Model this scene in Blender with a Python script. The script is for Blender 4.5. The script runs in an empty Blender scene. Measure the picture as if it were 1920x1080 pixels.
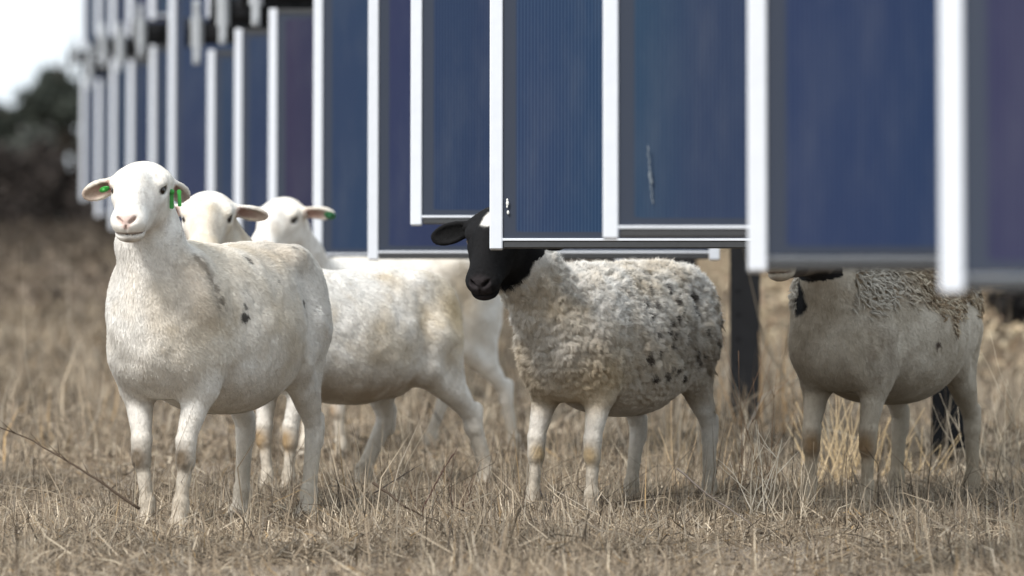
import bpy, math, random
import numpy as np
from mathutils import Vector, Matrix
R = math.radians
rng = np.random.default_rng(7)
random.seed(7)
scene = bpy.context.scene
COL = scene.collection

# ------------------------------------------------------------------ camera numbers
CAM_H, FPX, HOR = 0.87, 10800.0, 380.0          # metres, focal length in px of a 1920 frame, horizon row
def wx(px, d): return (px - 960.0) / FPX * d
def wz(py, d): return CAM_H - (py - HOR) / FPX * d

# ------------------------------------------------------------------ helpers
def link(o, parent=None):
    COL.objects.link(o)
    if parent is not None: o.parent = parent
    return o
def tag(o, label=None, cat=None, group=None, kind=None):
    if label: o['label'] = label
    if cat: o['category'] = cat
    if group: o['group'] = group
    if kind: o['kind'] = kind
    return o
def empty(name, loc, rz=0.0):
    o = bpy.data.objects.new(name, None); o.empty_display_size = .1
    o.location = loc; o.rotation_euler = (0, 0, rz)
    return link(o)
def mesh_np(name, V, F, mat, parent=None, col=None, smooth=True, nrm=None):
    """F: list of int arrays (n,3)/(n,4)"""
    if isinstance(F, np.ndarray): F = [F]
    me = bpy.data.meshes.new(name)
    V = np.asarray(V, dtype=np.float32)
    me.vertices.add(len(V)); me.vertices.foreach_set('co', V.ravel())
    loops = np.concatenate([f.ravel() for f in F]).astype(np.int32)
    starts = []; s = 0
    for f in F:
        starts.append(s + np.arange(len(f)) * f.shape[1]); s += f.size
    starts = np.concatenate(starts).astype(np.int32)
    me.loops.add(len(loops)); me.loops.foreach_set('vertex_index', loops)
    me.polygons.add(len(starts)); me.polygons.foreach_set('loop_start', starts)
    me.update(calc_edges=True)
    me.polygons.foreach_set('use_smooth', np.full(len(starts), smooth))
    if col is not None:
        a = me.color_attributes.new('Col', 'FLOAT_COLOR', 'POINT')
        c = np.ones((len(V), 4), np.float32); c[:, :3] = col
        a.data.foreach_set('color', c.ravel())
    if nrm is not None:
        me.normals_split_custom_set_from_vertices(nrm.tolist())
    me.materials.append(mat)
    o = bpy.data.objects.new(name, me)
    return link(o, parent)
class MB:
    def __init__(s): s.v = []; s.f4 = []; s.f3 = []
    def n(s): return len(s.v)
    def box(s, x0, x1, y0, y1, z0, z1, bev=0.0):
        b = min(bev, (x1-x0)*.45, (y1-y0)*.45, (z1-z0)*.45)
        if b <= 0:
            i = s.n()
            s.v += [(x, y, z) for x in (x0, x1) for y in (y0, y1) for z in (z0, z1)]
            for q in ((0,1,3,2),(4,6,7,5),(0,4,5,1),(2,3,7,6),(0,2,6,4),(1,5,7,3)): s.f4.append([i+k for k in q])
            return
        # bevelled box: three inset point sets per corner
        i = s.n(); idx = {}
        for cx in (0,1):
            for cy in (0,1):
                for cz in (0,1):
                    X = (x0,x1)[cx]; Y = (y0,y1)[cy]; Z = (z0,z1)[cz]
                    sx, sy, sz = (b,-b)[cx], (b,-b)[cy], (b,-b)[cz]
                    idx[(cx,cy,cz,0)] = s.n(); s.v.append((X, Y+sy, Z+sz))
                    idx[(cx,cy,cz,1)] = s.n(); s.v.append((X+sx, Y, Z+sz))
                    idx[(cx,cy,cz,2)] = s.n(); s.v.append((X+sx, Y+sy, Z))
        g = lambda a, b_, c, k: idx[(a, b_, c, k)]
        for a in (0,1):
            q = [g(a,0,0,0), g(a,0,1,0), g(a,1,1,0), g(a,1,0,0)]; s.f4.append(q if a == 0 else q[::-1])
            q = [g(0,a,0,1), g(1,a,0,1), g(1,a,1,1), g(0,a,1,1)]; s.f4.append(q if a == 0 else q[::-1])
            q = [g(0,0,a,2), g(0,1,a,2), g(1,1,a,2), g(1,0,a,2)]; s.f4.append(q if a == 0 else q[::-1])
        for a in (0,1):
            for c in (0,1):
                s.f4.append([g(a,c,0,0), g(a,c,1,0), g(a,c,1,1), g(a,c,0,1)])
                s.f4.append([g(a,0,c,0), g(a,1,c,0), g(a,1,c,2), g(a,0,c,2)])
                s.f4.append([g(0,a,c,1), g(1,a,c,1), g(1,a,c,2), g(0,a,c,2)])
        for k in idx:
            if k[3] == 0: s.f3.append([idx[k[:3]+(0,)], idx[k[:3]+(1,)], idx[k[:3]+(2,)]])
    def tube(s, pts, rad, seg=6, cap=True):
        pts = [Vector(p) for p in pts]; base = s.n(); up = Vector((.13, .31, .94))
        for j, p in enumerate(pts):
            t = (pts[min(j+1, len(pts)-1)] - pts[max(j-1, 0)]).normalized()
            a = t.cross(up)
            if a.length < 1e-3: a = t.cross(Vector((1, 0, 0)))
            a.normalize(); b = t.cross(a)
            r = rad[j] if hasattr(rad, '__len__') else rad
            for k in range(seg):
                an = 2*math.pi*k/seg
                s.v.append(tuple(p + a*math.cos(an)*r + b*math.sin(an)*r))
        for j in range(len(pts)-1):
            for k in range(seg):
                s.f4.append([base+j*seg+k, base+j*seg+(k+1) % seg, base+(j+1)*seg+(k+1) % seg, base+(j+1)*seg+k])
        if cap:
            for j, fl in ((0, 1), (len(pts)-1, 0)):
                c = s.n(); s.v.append(tuple(pts[j]))
                for k in range(seg):
                    q = [c, base+j*seg+k, base+j*seg+(k+1) % seg]
                    s.f3.append(q[::-1] if fl else q)
    def ball(s, c, r, seg=16, rings=10, M=None):
        base = s.n()
        for j in range(rings+1):
            th = math.pi*j/rings
            for k in range(seg):
                ph = 2*math.pi*k/seg
                p = Vector((math.sin(th)*math.cos(ph)*r[0], math.sin(th)*math.sin(ph)*r[1], math.cos(th)*r[2]))
                if M is not None: p = M @ p
                s.v.append((c[0]+p.x, c[1]+p.y, c[2]+p.z))
        for j in range(rings):
            for k in range(seg):
                s.f4.append([base+j*seg+k, base+(j+1)*seg+k, base+(j+1)*seg+(k+1) % seg, base+j*seg+(k+1) % seg])
    def build(s, name, mat, parent=None, smooth=False, col=None):
        F = []
        if s.f4: F.append(np.array(s.f4))
        if s.f3: F.append(np.array(s.f3))
        return mesh_np(name, np.array(s.v), F, mat, parent, col, smooth)

# lattice value noise, vectorised
_lat = np.random.default_rng(3).random((32, 32, 32, 3)).astype(np.float32)
def vnoise(P, freq, seed=0, vec=False):
    Q = P*freq + seed*7.31 + 100.0
    I = np.floor(Q).astype(int); f = (Q - I).astype(np.float32); f = f*f*(3-2*f)
    I &= 31; J = (I+1) & 31
    out = 0
    for a in (0, 1):
        for b in (0, 1):
            for c in (0, 1):
                w = (f[:, 0] if a else 1-f[:, 0])*(f[:, 1] if b else 1-f[:, 1])*(f[:, 2] if c else 1-f[:, 2])
                g = _lat[(J if a else I)[:, 0], (J if b else I)[:, 1], (J if c else I)[:, 2]]
                out = out + (w[:, None]*g if vec else w*g[:, 0])
    return out
def fbm(P, freq, seed=0, oct=3):
    s = 0; a = 1; t = 0
    for i in range(oct):
        s = s + a*vnoise(P, freq*2**i, seed+i); t += a; a *= .5
    return s/t
def sstep(a, b, x):
    t = np.clip((x-a)/(b-a), 0, 1); return t*t*(3-2*t)

# ------------------------------------------------------------------ materials
def new_mat(name):
    m = bpy.data.materials.new(name); m.use_nodes = True
    nt = m.node_tree; b = nt.nodes['Principled BSDF']
    return m, nt, b
def N(nt, t, **kw):
    n = nt.nodes.new(t)
    for k, v in kw.items():
        if k.startswith('in_'): n.inputs[k[3:].replace('_', ' ')].default_value = v
        else: setattr(n, k, v)
    return n
def simple(name, col, rough=.6, metal=0, spec=.5, noise=0, nscale=30, bump=0):
    m, nt, b = new_mat(name)
    b.inputs['Roughness'].default_value = rough; b.inputs['Metallic'].default_value = metal
    b.inputs['Specular IOR Level'].default_value = spec
    b.inputs['Base Color'].default_value = (*col, 1)
    if noise or bump:
        tc = N(nt, 'ShaderNodeTexCoord'); nz = N(nt, 'ShaderNodeTexNoise'); nz.inputs['Scale'].default_value = nscale; nz.inputs['Detail'].default_value = 5
        nt.links.new(tc.outputs['Object'], nz.inputs['Vector'])
        if noise:
            mx = N(nt, 'ShaderNodeMix', data_type='RGBA')
            mx.inputs['A'].default_value = tuple(c*(1-noise) for c in col)+(1,)
            mx.inputs['B'].default_value = tuple(min(1, c*(1+noise)) for c in col)+(1,)
            nt.links.new(nz.outputs['Fac'], mx.inputs['Factor']); nt.links.new(mx.outputs['Result'], b.inputs['Base Color'])
        if bump:
            bp = N(nt, 'ShaderNodeBump'); bp.inputs['Strength'].default_value = bump; bp.inputs['Distance'].default_value = .01
            nt.links.new(nz.outputs['Fac'], bp.inputs['Height']); nt.links.new(bp.outputs['Normal'], b.inputs['Normal'])
    return m
def attr_mat(name, rough=.9, spec=.2, noise=.0, nscale=60, bump=0, bdist=.004, stretch=(1,1,1), transl=0, sheen=0):
    m, nt, b = new_mat(name)
    b.inputs['Roughness'].default_value = rough; b.inputs['Specular IOR Level'].default_value = spec
    at = N(nt, 'ShaderNodeAttribute', attribute_name='Col')
    out = at.outputs['Color']
    if noise or bump:
        tc = N(nt, 'ShaderNodeTexCoord'); mp = N(nt, 'ShaderNodeMapping'); mp.inputs['Scale'].default_value = stretch
        nz = N(nt, 'ShaderNodeTexNoise'); nz.inputs['Scale'].default_value = nscale; nz.inputs['Detail'].default_value = 4
        nt.links.new(tc.outputs['Object'], mp.inputs['Vector']); nt.links.new(mp.outputs['Vector'], nz.inputs['Vector'])
        if noise:
            mr = N(nt, 'ShaderNodeMapRange'); mr.inputs['From Min'].default_value = .3; mr.inputs['From Max'].default_value = .7
            mr.inputs['To Min'].default_value = 1-noise; mr.inputs['To Max'].default_value = 1
            mul = N(nt, 'ShaderNodeVectorMath', operation='SCALE')
            nt.links.new(nz.outputs['Fac'], mr.inputs['Value']); nt.links.new(out, mul.inputs[0]); nt.links.new(mr.outputs['Result'], mul.inputs['Scale'])
            out = mul.outputs['Vector']
        if bump:
            bp = N(nt, 'ShaderNodeBump'); bp.inputs['Strength'].default_value = bump; bp.inputs['Distance'].default_value = bdist
            nt.links.new(nz.outputs['Fac'], bp.inputs['Height']); nt.links.new(bp.outputs['Normal'], b.inputs['Normal'])
    nt.links.new(out, b.inputs['Base Color'])
    if sheen:
        b.inputs['Sheen Weight'].default_value = sheen; b.inputs['Sheen Roughness'].default_value = .5
    if transl:
        tr = N(nt, 'ShaderNodeBsdfTranslucent'); mx = N(nt, 'ShaderNodeMixShader'); mx.inputs[0].default_value = transl
        o = nt.nodes['Material Output']
        nt.links.new(out, tr.inputs['Color']); nt.links.new(b.outputs[0], mx.inputs[1]); nt.links.new(tr.outputs[0], mx.inputs[2])
        nt.links.new(mx.outputs[0], o.inputs['Surface'])
    return m
M_SKIN = attr_mat('short_hair_hide', .9, .15, noise=.10, nscale=90, bump=.5, bdist=.003)
M_WOOLSKIN = attr_mat('wool_hide', .95, .1, noise=.25, nscale=70, bump=.8, bdist=.006)
M_COAT = attr_mat('hair_coat', .85, .15, transl=.12)
M_GRASS = attr_mat('dry_grass_blades', .8, .2, transl=.25)
M_LEAF = attr_mat('far_leaves', .85, .1)
M_EYE = simple('eye_dark', (.02, .012, .008), .12, spec=.4)
M_PUPIL = simple('pupil_black', (.004, .004, .004), .05, spec=.8)
M_TAG = simple('green_tag', (.035, .30, .045), .4, noise=.15, nscale=80)
M_TAGD = simple('dark_green_tag', (.02, .13, .05), .4, noise=.15, nscale=80)
M_ALU = simple('white_aluminium', (.60, .63, .68), .42, metal=.0, spec=.6, noise=.06, nscale=40)
M_RAIL = simple('dark_rail', (.035, .037, .04), .5, noise=.3, nscale=60)
M_GALV = simple('galvanised_steel', (.42, .44, .46), .45, metal=.5, noise=.2, nscale=25)
M_DARK = simple('dark_steel', (.008, .0085, .010), .7, spec=.2, noise=.35, nscale=18, bump=.1)
M_BACK = simple('panel_back', (.05, .05, .055), .5, noise=.2)
M_DROP = simple('bird_dropping', (.7, .7, .68), .7, noise=.2, nscale=200)
M_SMEAR = simple('dried_smear', (.15, .18, .21), .7, noise=.3, nscale=150)
M_BARK = simple('bark', (.06, .045, .035), .9, noise=.3, nscale=12, bump=.6)
M_TWIG = attr_mat('twig', .8, .2)

# panel glass: object colour gives the film's hue, thin grey inactive rim, fine scribe lines, dirt
def glass_mat():
    m, nt, b = new_mat('thin_film_glass')
    L = nt.links.new
    tc = N(nt, 'ShaderNodeTexCoord'); sep = N(nt, 'ShaderNodeSeparateXYZ'); L(tc.outputs['Object'], sep.inputs[0])
    oi = N(nt, 'ShaderNodeObjectInfo')
    # slow drift of hue across the width
    mp = N(nt, 'ShaderNodeMapping'); mp.inputs['Scale'].default_value = (1.9, 1, .3); L(tc.outputs['Object'], mp.inputs['Vector'])
    add = N(nt, 'ShaderNodeVectorMath', operation='ADD'); L(mp.outputs[0], add.inputs[0])
    cr = N(nt, 'ShaderNodeCombineXYZ'); ml = N(nt, 'ShaderNodeMath', operation='MULTIPLY'); ml.inputs[1].default_value = 37.
    L(oi.outputs['Random'], ml.inputs[0]); L(ml.outputs[0], cr.inputs['Y']); L(cr.outputs[0], add.inputs[1])
    nz = N(nt, 'ShaderNodeTexNoise'); nz.inputs['Scale'].default_value = 1.3; nz.inputs['Detail'].default_value = 1; L(add.outputs[0], nz.inputs['Vector'])
    ramp = N(nt, 'ShaderNodeValToRGB')
    ramp.color_ramp.elements[0].position = .36; ramp.color_ramp.elements[0].color = (.75, 1.12, 1.05, 1)
    ramp.color_ramp.elements[1].position = .66; ramp.color_ramp.elements[1].color = (1.22, .86, .95, 1)
    L(nz.outputs['Fac'], ramp.inputs[0])
    mul = N(nt, 'ShaderNodeMix', data_type='RGBA', blend_type='MULTIPLY'); mul.inputs['Factor'].default_value = 1
    dk = N(nt, 'ShaderNodeVectorMath', operation='SCALE'); dk.inputs['Scale'].default_value = .57; L(oi.outputs['Color'], dk.inputs[0]); L(dk.outputs[0], mul.inputs['A']); L(ramp.outputs['Color'], mul.inputs['B'])
    # scribe lines every 9 mm
    mm = N(nt, 'ShaderNodeMath', operation='MULTIPLY'); mm.inputs[1].default_value = 2*math.pi/.0088; L(sep.outputs['X'], mm.inputs[0])
    sn = N(nt, 'ShaderNodeMath', operation='SINE'); L(mm.outputs[0], sn.inputs[0])
    mr = N(nt, 'ShaderNodeMapRange'); mr.inputs['From Min'].default_value = -.2; mr.inputs['From Max'].default_value = 1
    mr.inputs['To Min'].default_value = 0; mr.inputs['To Max'].default_value = .10; L(sn.outputs[0], mr.inputs['Value'])
    m1 = N(nt, 'ShaderNodeMix', data_type='RGBA'); m1.inputs['B'].default_value = (.10, .17, .27, 1)
    L(mr.outputs['Result'], m1.inputs['Factor']); L(mul.outputs['Result'], m1.inputs['A'])
    # dust film
    nz2 = N(nt, 'ShaderNodeTexNoise'); nz2.inputs['Scale'].default_value = 9; nz2.inputs['Detail'].default_value = 6; nz2.inputs['Roughness'].default_value = .65
    mp2 = N(nt, 'ShaderNodeMapping'); mp2.inputs['Scale'].default_value = (1.5, 1, .35); mp2.inputs['Rotation'].default_value = (0, R(14), 0); L(tc.outputs['Object'], mp2.inputs['Vector']); L(mp2.outputs[0], nz2.inputs['Vector'])
    mr2 = N(nt, 'ShaderNodeMapRange'); mr2.inputs['From Min'].default_value = .45; mr2.inputs['From Max'].default_value = .8; mr2.inputs['To Max'].default_value = .10
    L(nz2.outputs['Fac'], mr2.inputs['Value'])
    m2 = N(nt, 'ShaderNodeMix', data_type='RGBA'); m2.inputs['B'].default_value = (.16, .17, .18, 1)
    L(mr2.outputs['Result'], m2.inputs['Factor']); L(m1.outputs['Result'], m2.inputs['A'])
    # inactive rim: left 45 mm and bottom 22 mm (mesh attribute holds the distance)
    at = N(nt, 'ShaderNodeAttribute', attribute_name='Col')
    se = N(nt, 'ShaderNodeSeparateColor'); L(at.outputs['Color'], se.inputs[0])
    r1 = N(nt, 'ShaderNodeMapRange'); r1.inputs['From Min'].default_value = .40; r1.inputs['From Max'].default_value = .52; r1.inputs['To Min'].default_value = 1; r1.inputs['To Max'].default_value = 0
    L(se.outputs[0], r1.inputs['Value'])
    m3 = N(nt, 'ShaderNodeMix', data_type='RGBA'); m3.inputs['B'].default_value = (.030, .038, .058, 1)
    L(r1.outputs['Result'], m3.inputs['Factor']); L(m2.outputs['Result'], m3.inputs['A'])
    L(m3.outputs['Result'], b.inputs['Base Color'])
    rr = N(nt, 'ShaderNodeMapRange'); rr.inputs['To Min'].default_value = .28; rr.inputs['To Max'].default_value = .5; L(nz2.outputs['Fac'], rr.inputs['Value'])
    L(rr.outputs['Result'], b.inputs['Roughness'])
    b.inputs['Specular IOR Level'].default_value = .28
    return m
M_GLASS = glass_mat()

# ------------------------------------------------------------------ SHEEP
def smin(a, b, k):
    if k <= 0: return np.minimum(a, b)
    h = np.maximum(k-np.abs(a-b), 0)/k
    return np.minimum(a, b) - h*h*k*.25
def smax(a, b, k): return -smin(-a, -b, k)
class Prim: pass
def cone(a, b, r1, r2, k=.03, flat=None):
    a = np.array(a, np.float32); b = np.array(b, np.float32)
    def f(P):
        ba = b-a; L2 = float(ba @ ba)+1e-9
        t = np.clip(((P-a) @ ba)/L2, 0, 1).astype(np.float32)
        q = P-a-t[:, None]*ba
        if flat is not None: q = q*np.array(flat, np.float32)
        return np.sqrt(np.einsum('ij,ij->i', q, q)) - (r1+(r2-r1)*t)
    return ('u', f, k, ((a+b)/2, np.linalg.norm(b-a)/2+max(r1, r2)))
def ell(c, r, M=None, k=.03, op='u'):
    c = np.array(c, np.float32); r = np.array(r, np.float32)
    def f(P):
        q = P-c
        if M is not None: q = q @ np.asarray(M, np.float32)     # columns = axes
        a_ = q/r; b_ = a_/r; k0 = np.sqrt(np.einsum('ij,ij->i', a_, a_)); k1 = np.sqrt(np.einsum('ij,ij->i', b_, b_))+1e-6
        return k0*(k0-1)/k1
    return (op, f, k, (c, float(r.max())))
def evalsdf(prims, P):
    if len(P) > 90000: return np.concatenate([evalsdf(prims, P[i:i+65536]) for i in range(0, len(P), 65536)])
    P = np.asarray(P, np.float32)
    d = None; lo_ = P.min(0); hi_ = P.max(0)
    for op, f, k, bd in prims:
        if d is None: d = f(P); continue
        c = np.asarray(bd[0], np.float32); rr = bd[1]+.075
        if (lo_ > c+rr).any() or (hi_ < c-rr).any(): continue
        q = P-c
        m = np.nonzero(np.einsum('ij,ij->i', q, q) < rr*rr)[0]
        if not len(m): continue
        v = f(P[m]); dm = d[m]
        d[m] = smin(dm, v, k) if op == 'u' else smax(dm, -v, k)
    return d
def polygonise(prims, lo, hi, h):
    lo = np.array(lo); hi = np.array(hi); B = 8
    nb = np.ceil((hi-lo)/(h*B)).astype(int); n = nb*B
    g = [lo[i]+(np.arange(nb[i])+.5)*h*B - .5*h for i in range(3)]
    G = np.stack(np.meshgrid(*g, indexing='ij'), -1).reshape(-1, 3).astype(np.float32)
    dc = evalsdf(prims, G)
    S = np.repeat(np.repeat(np.repeat(dc.reshape(nb), B, 0), B, 1), B, 2).astype(np.float32)
    near = np.nonzero(np.abs(dc) < B*h*1.7)[0]
    bi = np.stack(np.unravel_index(near, nb), -1)*B
    o = np.stack(np.meshgrid(*[np.arange(B)]*3, indexing='ij'), -1).reshape(-1, 3)
    for c in range(0, len(bi), 1200):
        I = (bi[c:c+1200, None, :]+o[None]).reshape(-1, 3)
        P = (lo+I*h).astype(np.float32)
        S[I[:, 0], I[:, 1], I[:, 2]] = evalsdf(prims, P)
    ins = S < 0
    cm = np.zeros([m-1 for m in n], np.int8)
    for a in (0, 1):
        for b in (0, 1):
            for c in (0, 1):
                cm += ins[a:n[0]-1+a, b:n[1]-1+b, c:n[2]-1+c]
    act = (cm > 0) & (cm < 8)
    idx = np.full(act.shape, -1, np.int32); A = np.argwhere(act); idx[act] = np.arange(len(A))
    cor = {}
    for a in (0, 1):
        for b in (0, 1):
            for c in (0, 1): cor[(a, b, c)] = S[A[:, 0]+a, A[:, 1]+b, A[:, 2]+c]
    acc = np.zeros((len(A), 3)); cnt = np.zeros(len(A))
    for ax in range(3):
        for u in (0, 1):
            for v in (0, 1):
                p0 = [0, 0, 0]; o2 = [i for i in range(3) if i != ax]; p0[o2[0]] = u; p0[o2[1]] = v
                p1 = list(p0); p1[ax] = 1
                s0 = cor[tuple(p0)]; s1 = cor[tuple(p1)]; m = (s0 < 0) != (s1 < 0)
                t = np.where(m, s0/(s0-s1+1e-12), 0)
                q = np.tile(np.array(p0, float), (len(A), 1)); q[:, ax] = t
                acc += q*m[:, None]; cnt += m
    V = lo+(A+acc/cnt[:, None])*h
    quads = []
    for ax in range(3):
        u, v = [(1, 2), (2, 0), (0, 1)][ax]
        s0 = [slice(1, -1)]*3; s0[ax] = slice(0, -1); s1 = list(s0); s1[ax] = slice(1, None)
        a_ = ins[tuple(s0)]; b_ = ins[tuple(s1)]
        for flip, m in ((0, a_ & ~b_), (1, ~a_ & b_)):
            E = np.argwhere(m)
            if not len(E): continue
            off = np.ones(3, int); off[ax] = 0; E = E+off
            def cell(du, dv):
                C = E.copy(); C[:, u] += du; C[:, v] += dv
                return idx[C[:, 0], C[:, 1], C[:, 2]]
            q = np.stack([cell(-1, -1), cell(0, -1), cell(0, 0), cell(-1, 0)], 1)
            quads.append(q[:, ::-1] if flip else q)
    F = np.concatenate(quads); F = F[(F >= 0).all(1)]
    return V, F

TORSO = np.array([  # x, top, bottom, half width
 (-.455, .600, .560, .012), (-.435, .660, .510, .055), (-.40, .690, .47, .088), (-.34, .735, .42, .122), (-.25, .762, .395, .148),
 (-.15, .765, .345, .183), (-.05, .760, .315, .198), (.06, .758, .318, .198), (.16, .765, .345, .178),
 (.25, .765, .370, .155), (.33, .735, .385, .138), (.35, .715, .405, .122), (.38, .67, .45, .09), (.395, .62, .51, .035)])
def smooth_table(T, n=200, w=7):
    xs = np.linspace(T[0, 0], T[-1, 0], n)
    c = [np.interp(xs, T[:, 0], T[:, i]) for i in (1, 2, 3)]
    ker = np.hanning(w*2+1); ker /= ker.sum()
    return xs, [np.convolve(np.pad(a, w, mode='reflect', reflect_type='odd'), ker, 'valid') for a in c]
def torso(s, belly=1.0, wide=1.0, T=TORSO, infl=0.0):
    xs, (tp, bt, wd) = smooth_table(T)
    mid = (tp+bt)/2; hh = (tp-bt)/2
    # belly factor lowers the mid belly
    bw = np.exp(-((xs+.02)/.2)**2)*(belly-1)*.10
    tp2 = tp+infl; bt2 = bt-bw-infl*.4; wd2 = wd*wide*(1+np.exp(-((xs+.02)/.2)**2)*(belly-1)*.6)+infl
    mid = (tp2+bt2)/2; hh = (tp2-bt2)/2
    def f(P):
        Q = P/s; x = np.clip(Q[:, 0], xs[0], xs[-1]); dx = np.abs(Q[:, 0]-x)
        c = np.interp(x, xs, mid); h = np.maximum(np.interp(x, xs, hh), .02); w = np.maximum(np.interp(x, xs, wd2), .012)
        u = (Q[:, 2]-c)/h; we = w*(1-.13*np.clip(u, -1, 1.4))
        q = (np.abs(Q[:, 1]/we)**2.25+np.abs(u)**2.25+1e-9)**(1/2.25)
        d = (q-1)*np.minimum(w, h)
        return (np.sqrt(np.maximum(d, 0)**2+dx*dx)+np.minimum(d, 0))*s
    return ('u', f, .03, None)

def unit(v): v = np.array(v, float); return v/np.linalg.norm(v)
def make_sheep(name, label, px, dist, theta, s=1.0, head_px=(0, 0), head_d=15, head_yaw=0, head_pitch=20, head_roll=0,
               fl=(.30, .06), fr=(.30, .06), hl=(-.33, .115), hr=(-.33, .115), fl_bend=0, belly=1.0, wide=1.0,
               paint=None, wool=0.0, h=.004, hairs=70000, hair_len=.011, ears=((-.25, -.25), (-.25, -.25)), tags=(), neck_w=1.0, ear_g=(.80, -.22), ear_s=1.0, ear_col=(.34, .19, .15),
               infl=0.0, tufts=None, hscale=1.0, eyes=True, neck_drop=0.0, hw_=1.06):
    th = R(theta)
    O = np.array((wx(px, dist), dist, 0.0))
    fwd = np.array((-math.cos(th), -math.sin(th), 0)); lft = np.array((math.sin(th), -math.cos(th), 0)); up = np.array((0, 0, 1.))
    Rm = np.stack([fwd, lft, up], 1)                         # local -> world
    root = empty(name, tuple(O), math.atan2(fwd[1], fwd[0]))
    tag(root, label, 'sheep', 'sheep standing in the dry grass by the panels')
    # head frame (world yaw: 0 looks at the camera, + turns to the picture's left)
    hp = np.array((wx(head_px[0], head_d), head_d, wz(head_px[1], head_d)))
    hc = (hp-O) @ Rm
    ya, pi = R(head_yaw), R(head_pitch)
    hf = np.array((-math.sin(ya)*math.cos(pi), -math.cos(ya)*math.cos(pi), -math.sin(pi)))
    hlft = unit(np.cross(up, hf)); hu = np.cross(hf, hlft)
    ro = R(head_roll); hl2 = hlft*math.cos(ro)+hu*math.sin(ro); hu = np.cross(hf, hl2); hlft = hl2
    HM = Rm.T @ np.stack([hf, hlft, hu], 1)                  # head frame -> sheep local
    hs = s*hscale
    H = lambda x, y, z: hc+HM @ (np.array((x, y, z))*hs)
    def eardir(E, sd):
        E = tuple(E)+(1.,)*(3-len(E)); e = HM @ unit((E[0], sd*E[2], E[1])); g0 = HM @ unit((ear_g[0], sd*.12, ear_g[1])); return e, unit(g0-e*(g0 @ e))
    pr = [torso(s, belly, wide, infl=infl)]
    S = lambda *a: tuple(v*s for v in a)
    for sd, (fx, fy) in ((1, fl), (-1, fr)):
        kx = .275+(fx-.275)*.55+.012; ky = fy*.6+.09*.4
        pr.append(ell(S(.285, sd*.090, .55), S(.105, .066, .185), k=.028*s))
        pr.append(cone(S(.265, sd*.098, .46), S(.27, sd*.092, .385), .054*s, .043*s, k=.04*s))
        pr.append(cone(S(.27, sd*.092, .385), S(kx, sd*ky, .255), .042*s, .0250*s, k=.02*s))
        pr.append(cone(S(kx, sd*ky, .245), S(kx+.004, sd*ky, .195), .0272*s, .0250*s, k=.010*s))
        pr.append(cone(S(kx, sd*ky, .20), S(fx, sd*fy, .085), .0195*s, .0165*s, k=.012*s))
        pr.append(cone(S(fx, sd*fy, .085), S(fx, sd*fy, .07), .0212*s, .0212*s, k=.012*s))
        pr.append(cone(S(fx, sd*fy, .07), S(fx+.018, sd*fy, .03), .0180*s, .0235*s, k=.012*s))
        for q in (1, -1): pr.append(cone(S(fx+.018, sd*fy+q*.011, .03), S(fx+.035, sd*fy+q*.012, .012), .0185*s, .015*s, k=.004*s))
    for sd, (fx, fy) in ((1, hl), (-1, hr)):
        kx = -.355+(fx+.33)*.55; ky = fy*.6+.11*.4
        sx = -.205+(fx+.33)*.12
        pr.append(ell(S(-.30, sd*.084, .575), S(.130, .074, .17), k=.03*s))
        pr.append(cone(S(-.27, sd*.10, .53), S(sx-.01, sd*.115, .44), .076*s*hw_, .050*s*hw_, k=.035*s))
        pr.append(cone(S(-.33, sd*.09, .52), S((kx*.6-.255*.4), sd*(ky*.6+.04), .36), .064*s*hw_, .034*s*hw_, k=.035*s))
        pr.append(cone(S(sx-.02, sd*.113, .43), S(kx*.75+sx*.25, sd*ky, .325), .044*s*hw_, .029*s*hw_, k=.025*s))
        pr.append(cone(S(kx*.75+sx*.25, sd*ky, .325), S(kx, sd*ky, .265), .029*s*hw_, .0240*s*hw_, k=.015*s))
        pr.append(cone(S(kx-.012, sd*ky, .285), S(kx-.004, sd*ky, .225), .0215*s*hw_, .0225*s*hw_, k=.010*s))
        pr.append(cone(S(kx, sd*ky, .25), S(fx, sd*fy, .085), .0215*s*hw_, .0178*s*hw_, k=.012*s))
        pr.append(cone(S(fx, sd*fy, .085), S(fx, sd*fy, .07), .0218*s*hw_, .0215*s*hw_, k=.012*s))
        pr.append(cone(S(fx, sd*fy, .07), S(fx+.018, sd*fy, .03), .0180*s*hw_, .0235*s*hw_, k=.012*s))
        for q in (1, -1): pr.append(cone(S(fx+.018, sd*fy+q*.011, .03), S(fx+.035, sd*fy+q*.012, .012), .0185*s*hw_, .015*s*hw_, k=.004*s))
    for sd in (1, -1):
        pr.append(ell(S(-.235, sd*.095, .715), S(.05, .035, .035), k=.05*s)); pr.append(ell(S(-.405, sd*.055, .66), S(.035, .03, .04), k=.04*s))
    # brisket, tail, udder
    pr.append(ell(S(.325, 0, .525), S(.118, .112, .16), k=.06*s))
    pr.append(cone(S(-.43, 0, .67), S(-.455, 0, .50), .030*s, .018*s, k=.03*s))
    pr.append(ell(S(-.19, 0, .385), S(.07, .07, .055), k=.05*s))
    # neck: base inside the shoulders, top behind the jaw
    nb = np.array(S(.305, 0, .60)); nb2 = np.array(S(.34, 0, .56-neck_drop)); nt = H(-.075, 0, -.035); nj = H(-.035, 0, -.075)
    mid = (nb*.42+nt*.58)+np.array((.012, 0, .0))*s
    pr.append(cone(nb, mid, .120*s*neck_w+infl, .078*s*neck_w+infl*.7, k=.05*s))
    pr.append(cone(mid, nt, .078*s*neck_w+infl*.7, .066*hs, k=.04*s))
    pr.append(cone(nb2, nj, .100*s*neck_w+infl, .046*hs, k=.045*s))
    # skull
    axes = []
    pr.append(ell(H(-.038, 0, .000), np.array((.082, .076, .060))*hs, HM, k=.025*hs))
    pr.append(ell(H(.02, 0, -.012), np.array((.075, .062, .062))*hs, HM, k=.03*hs))
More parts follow.
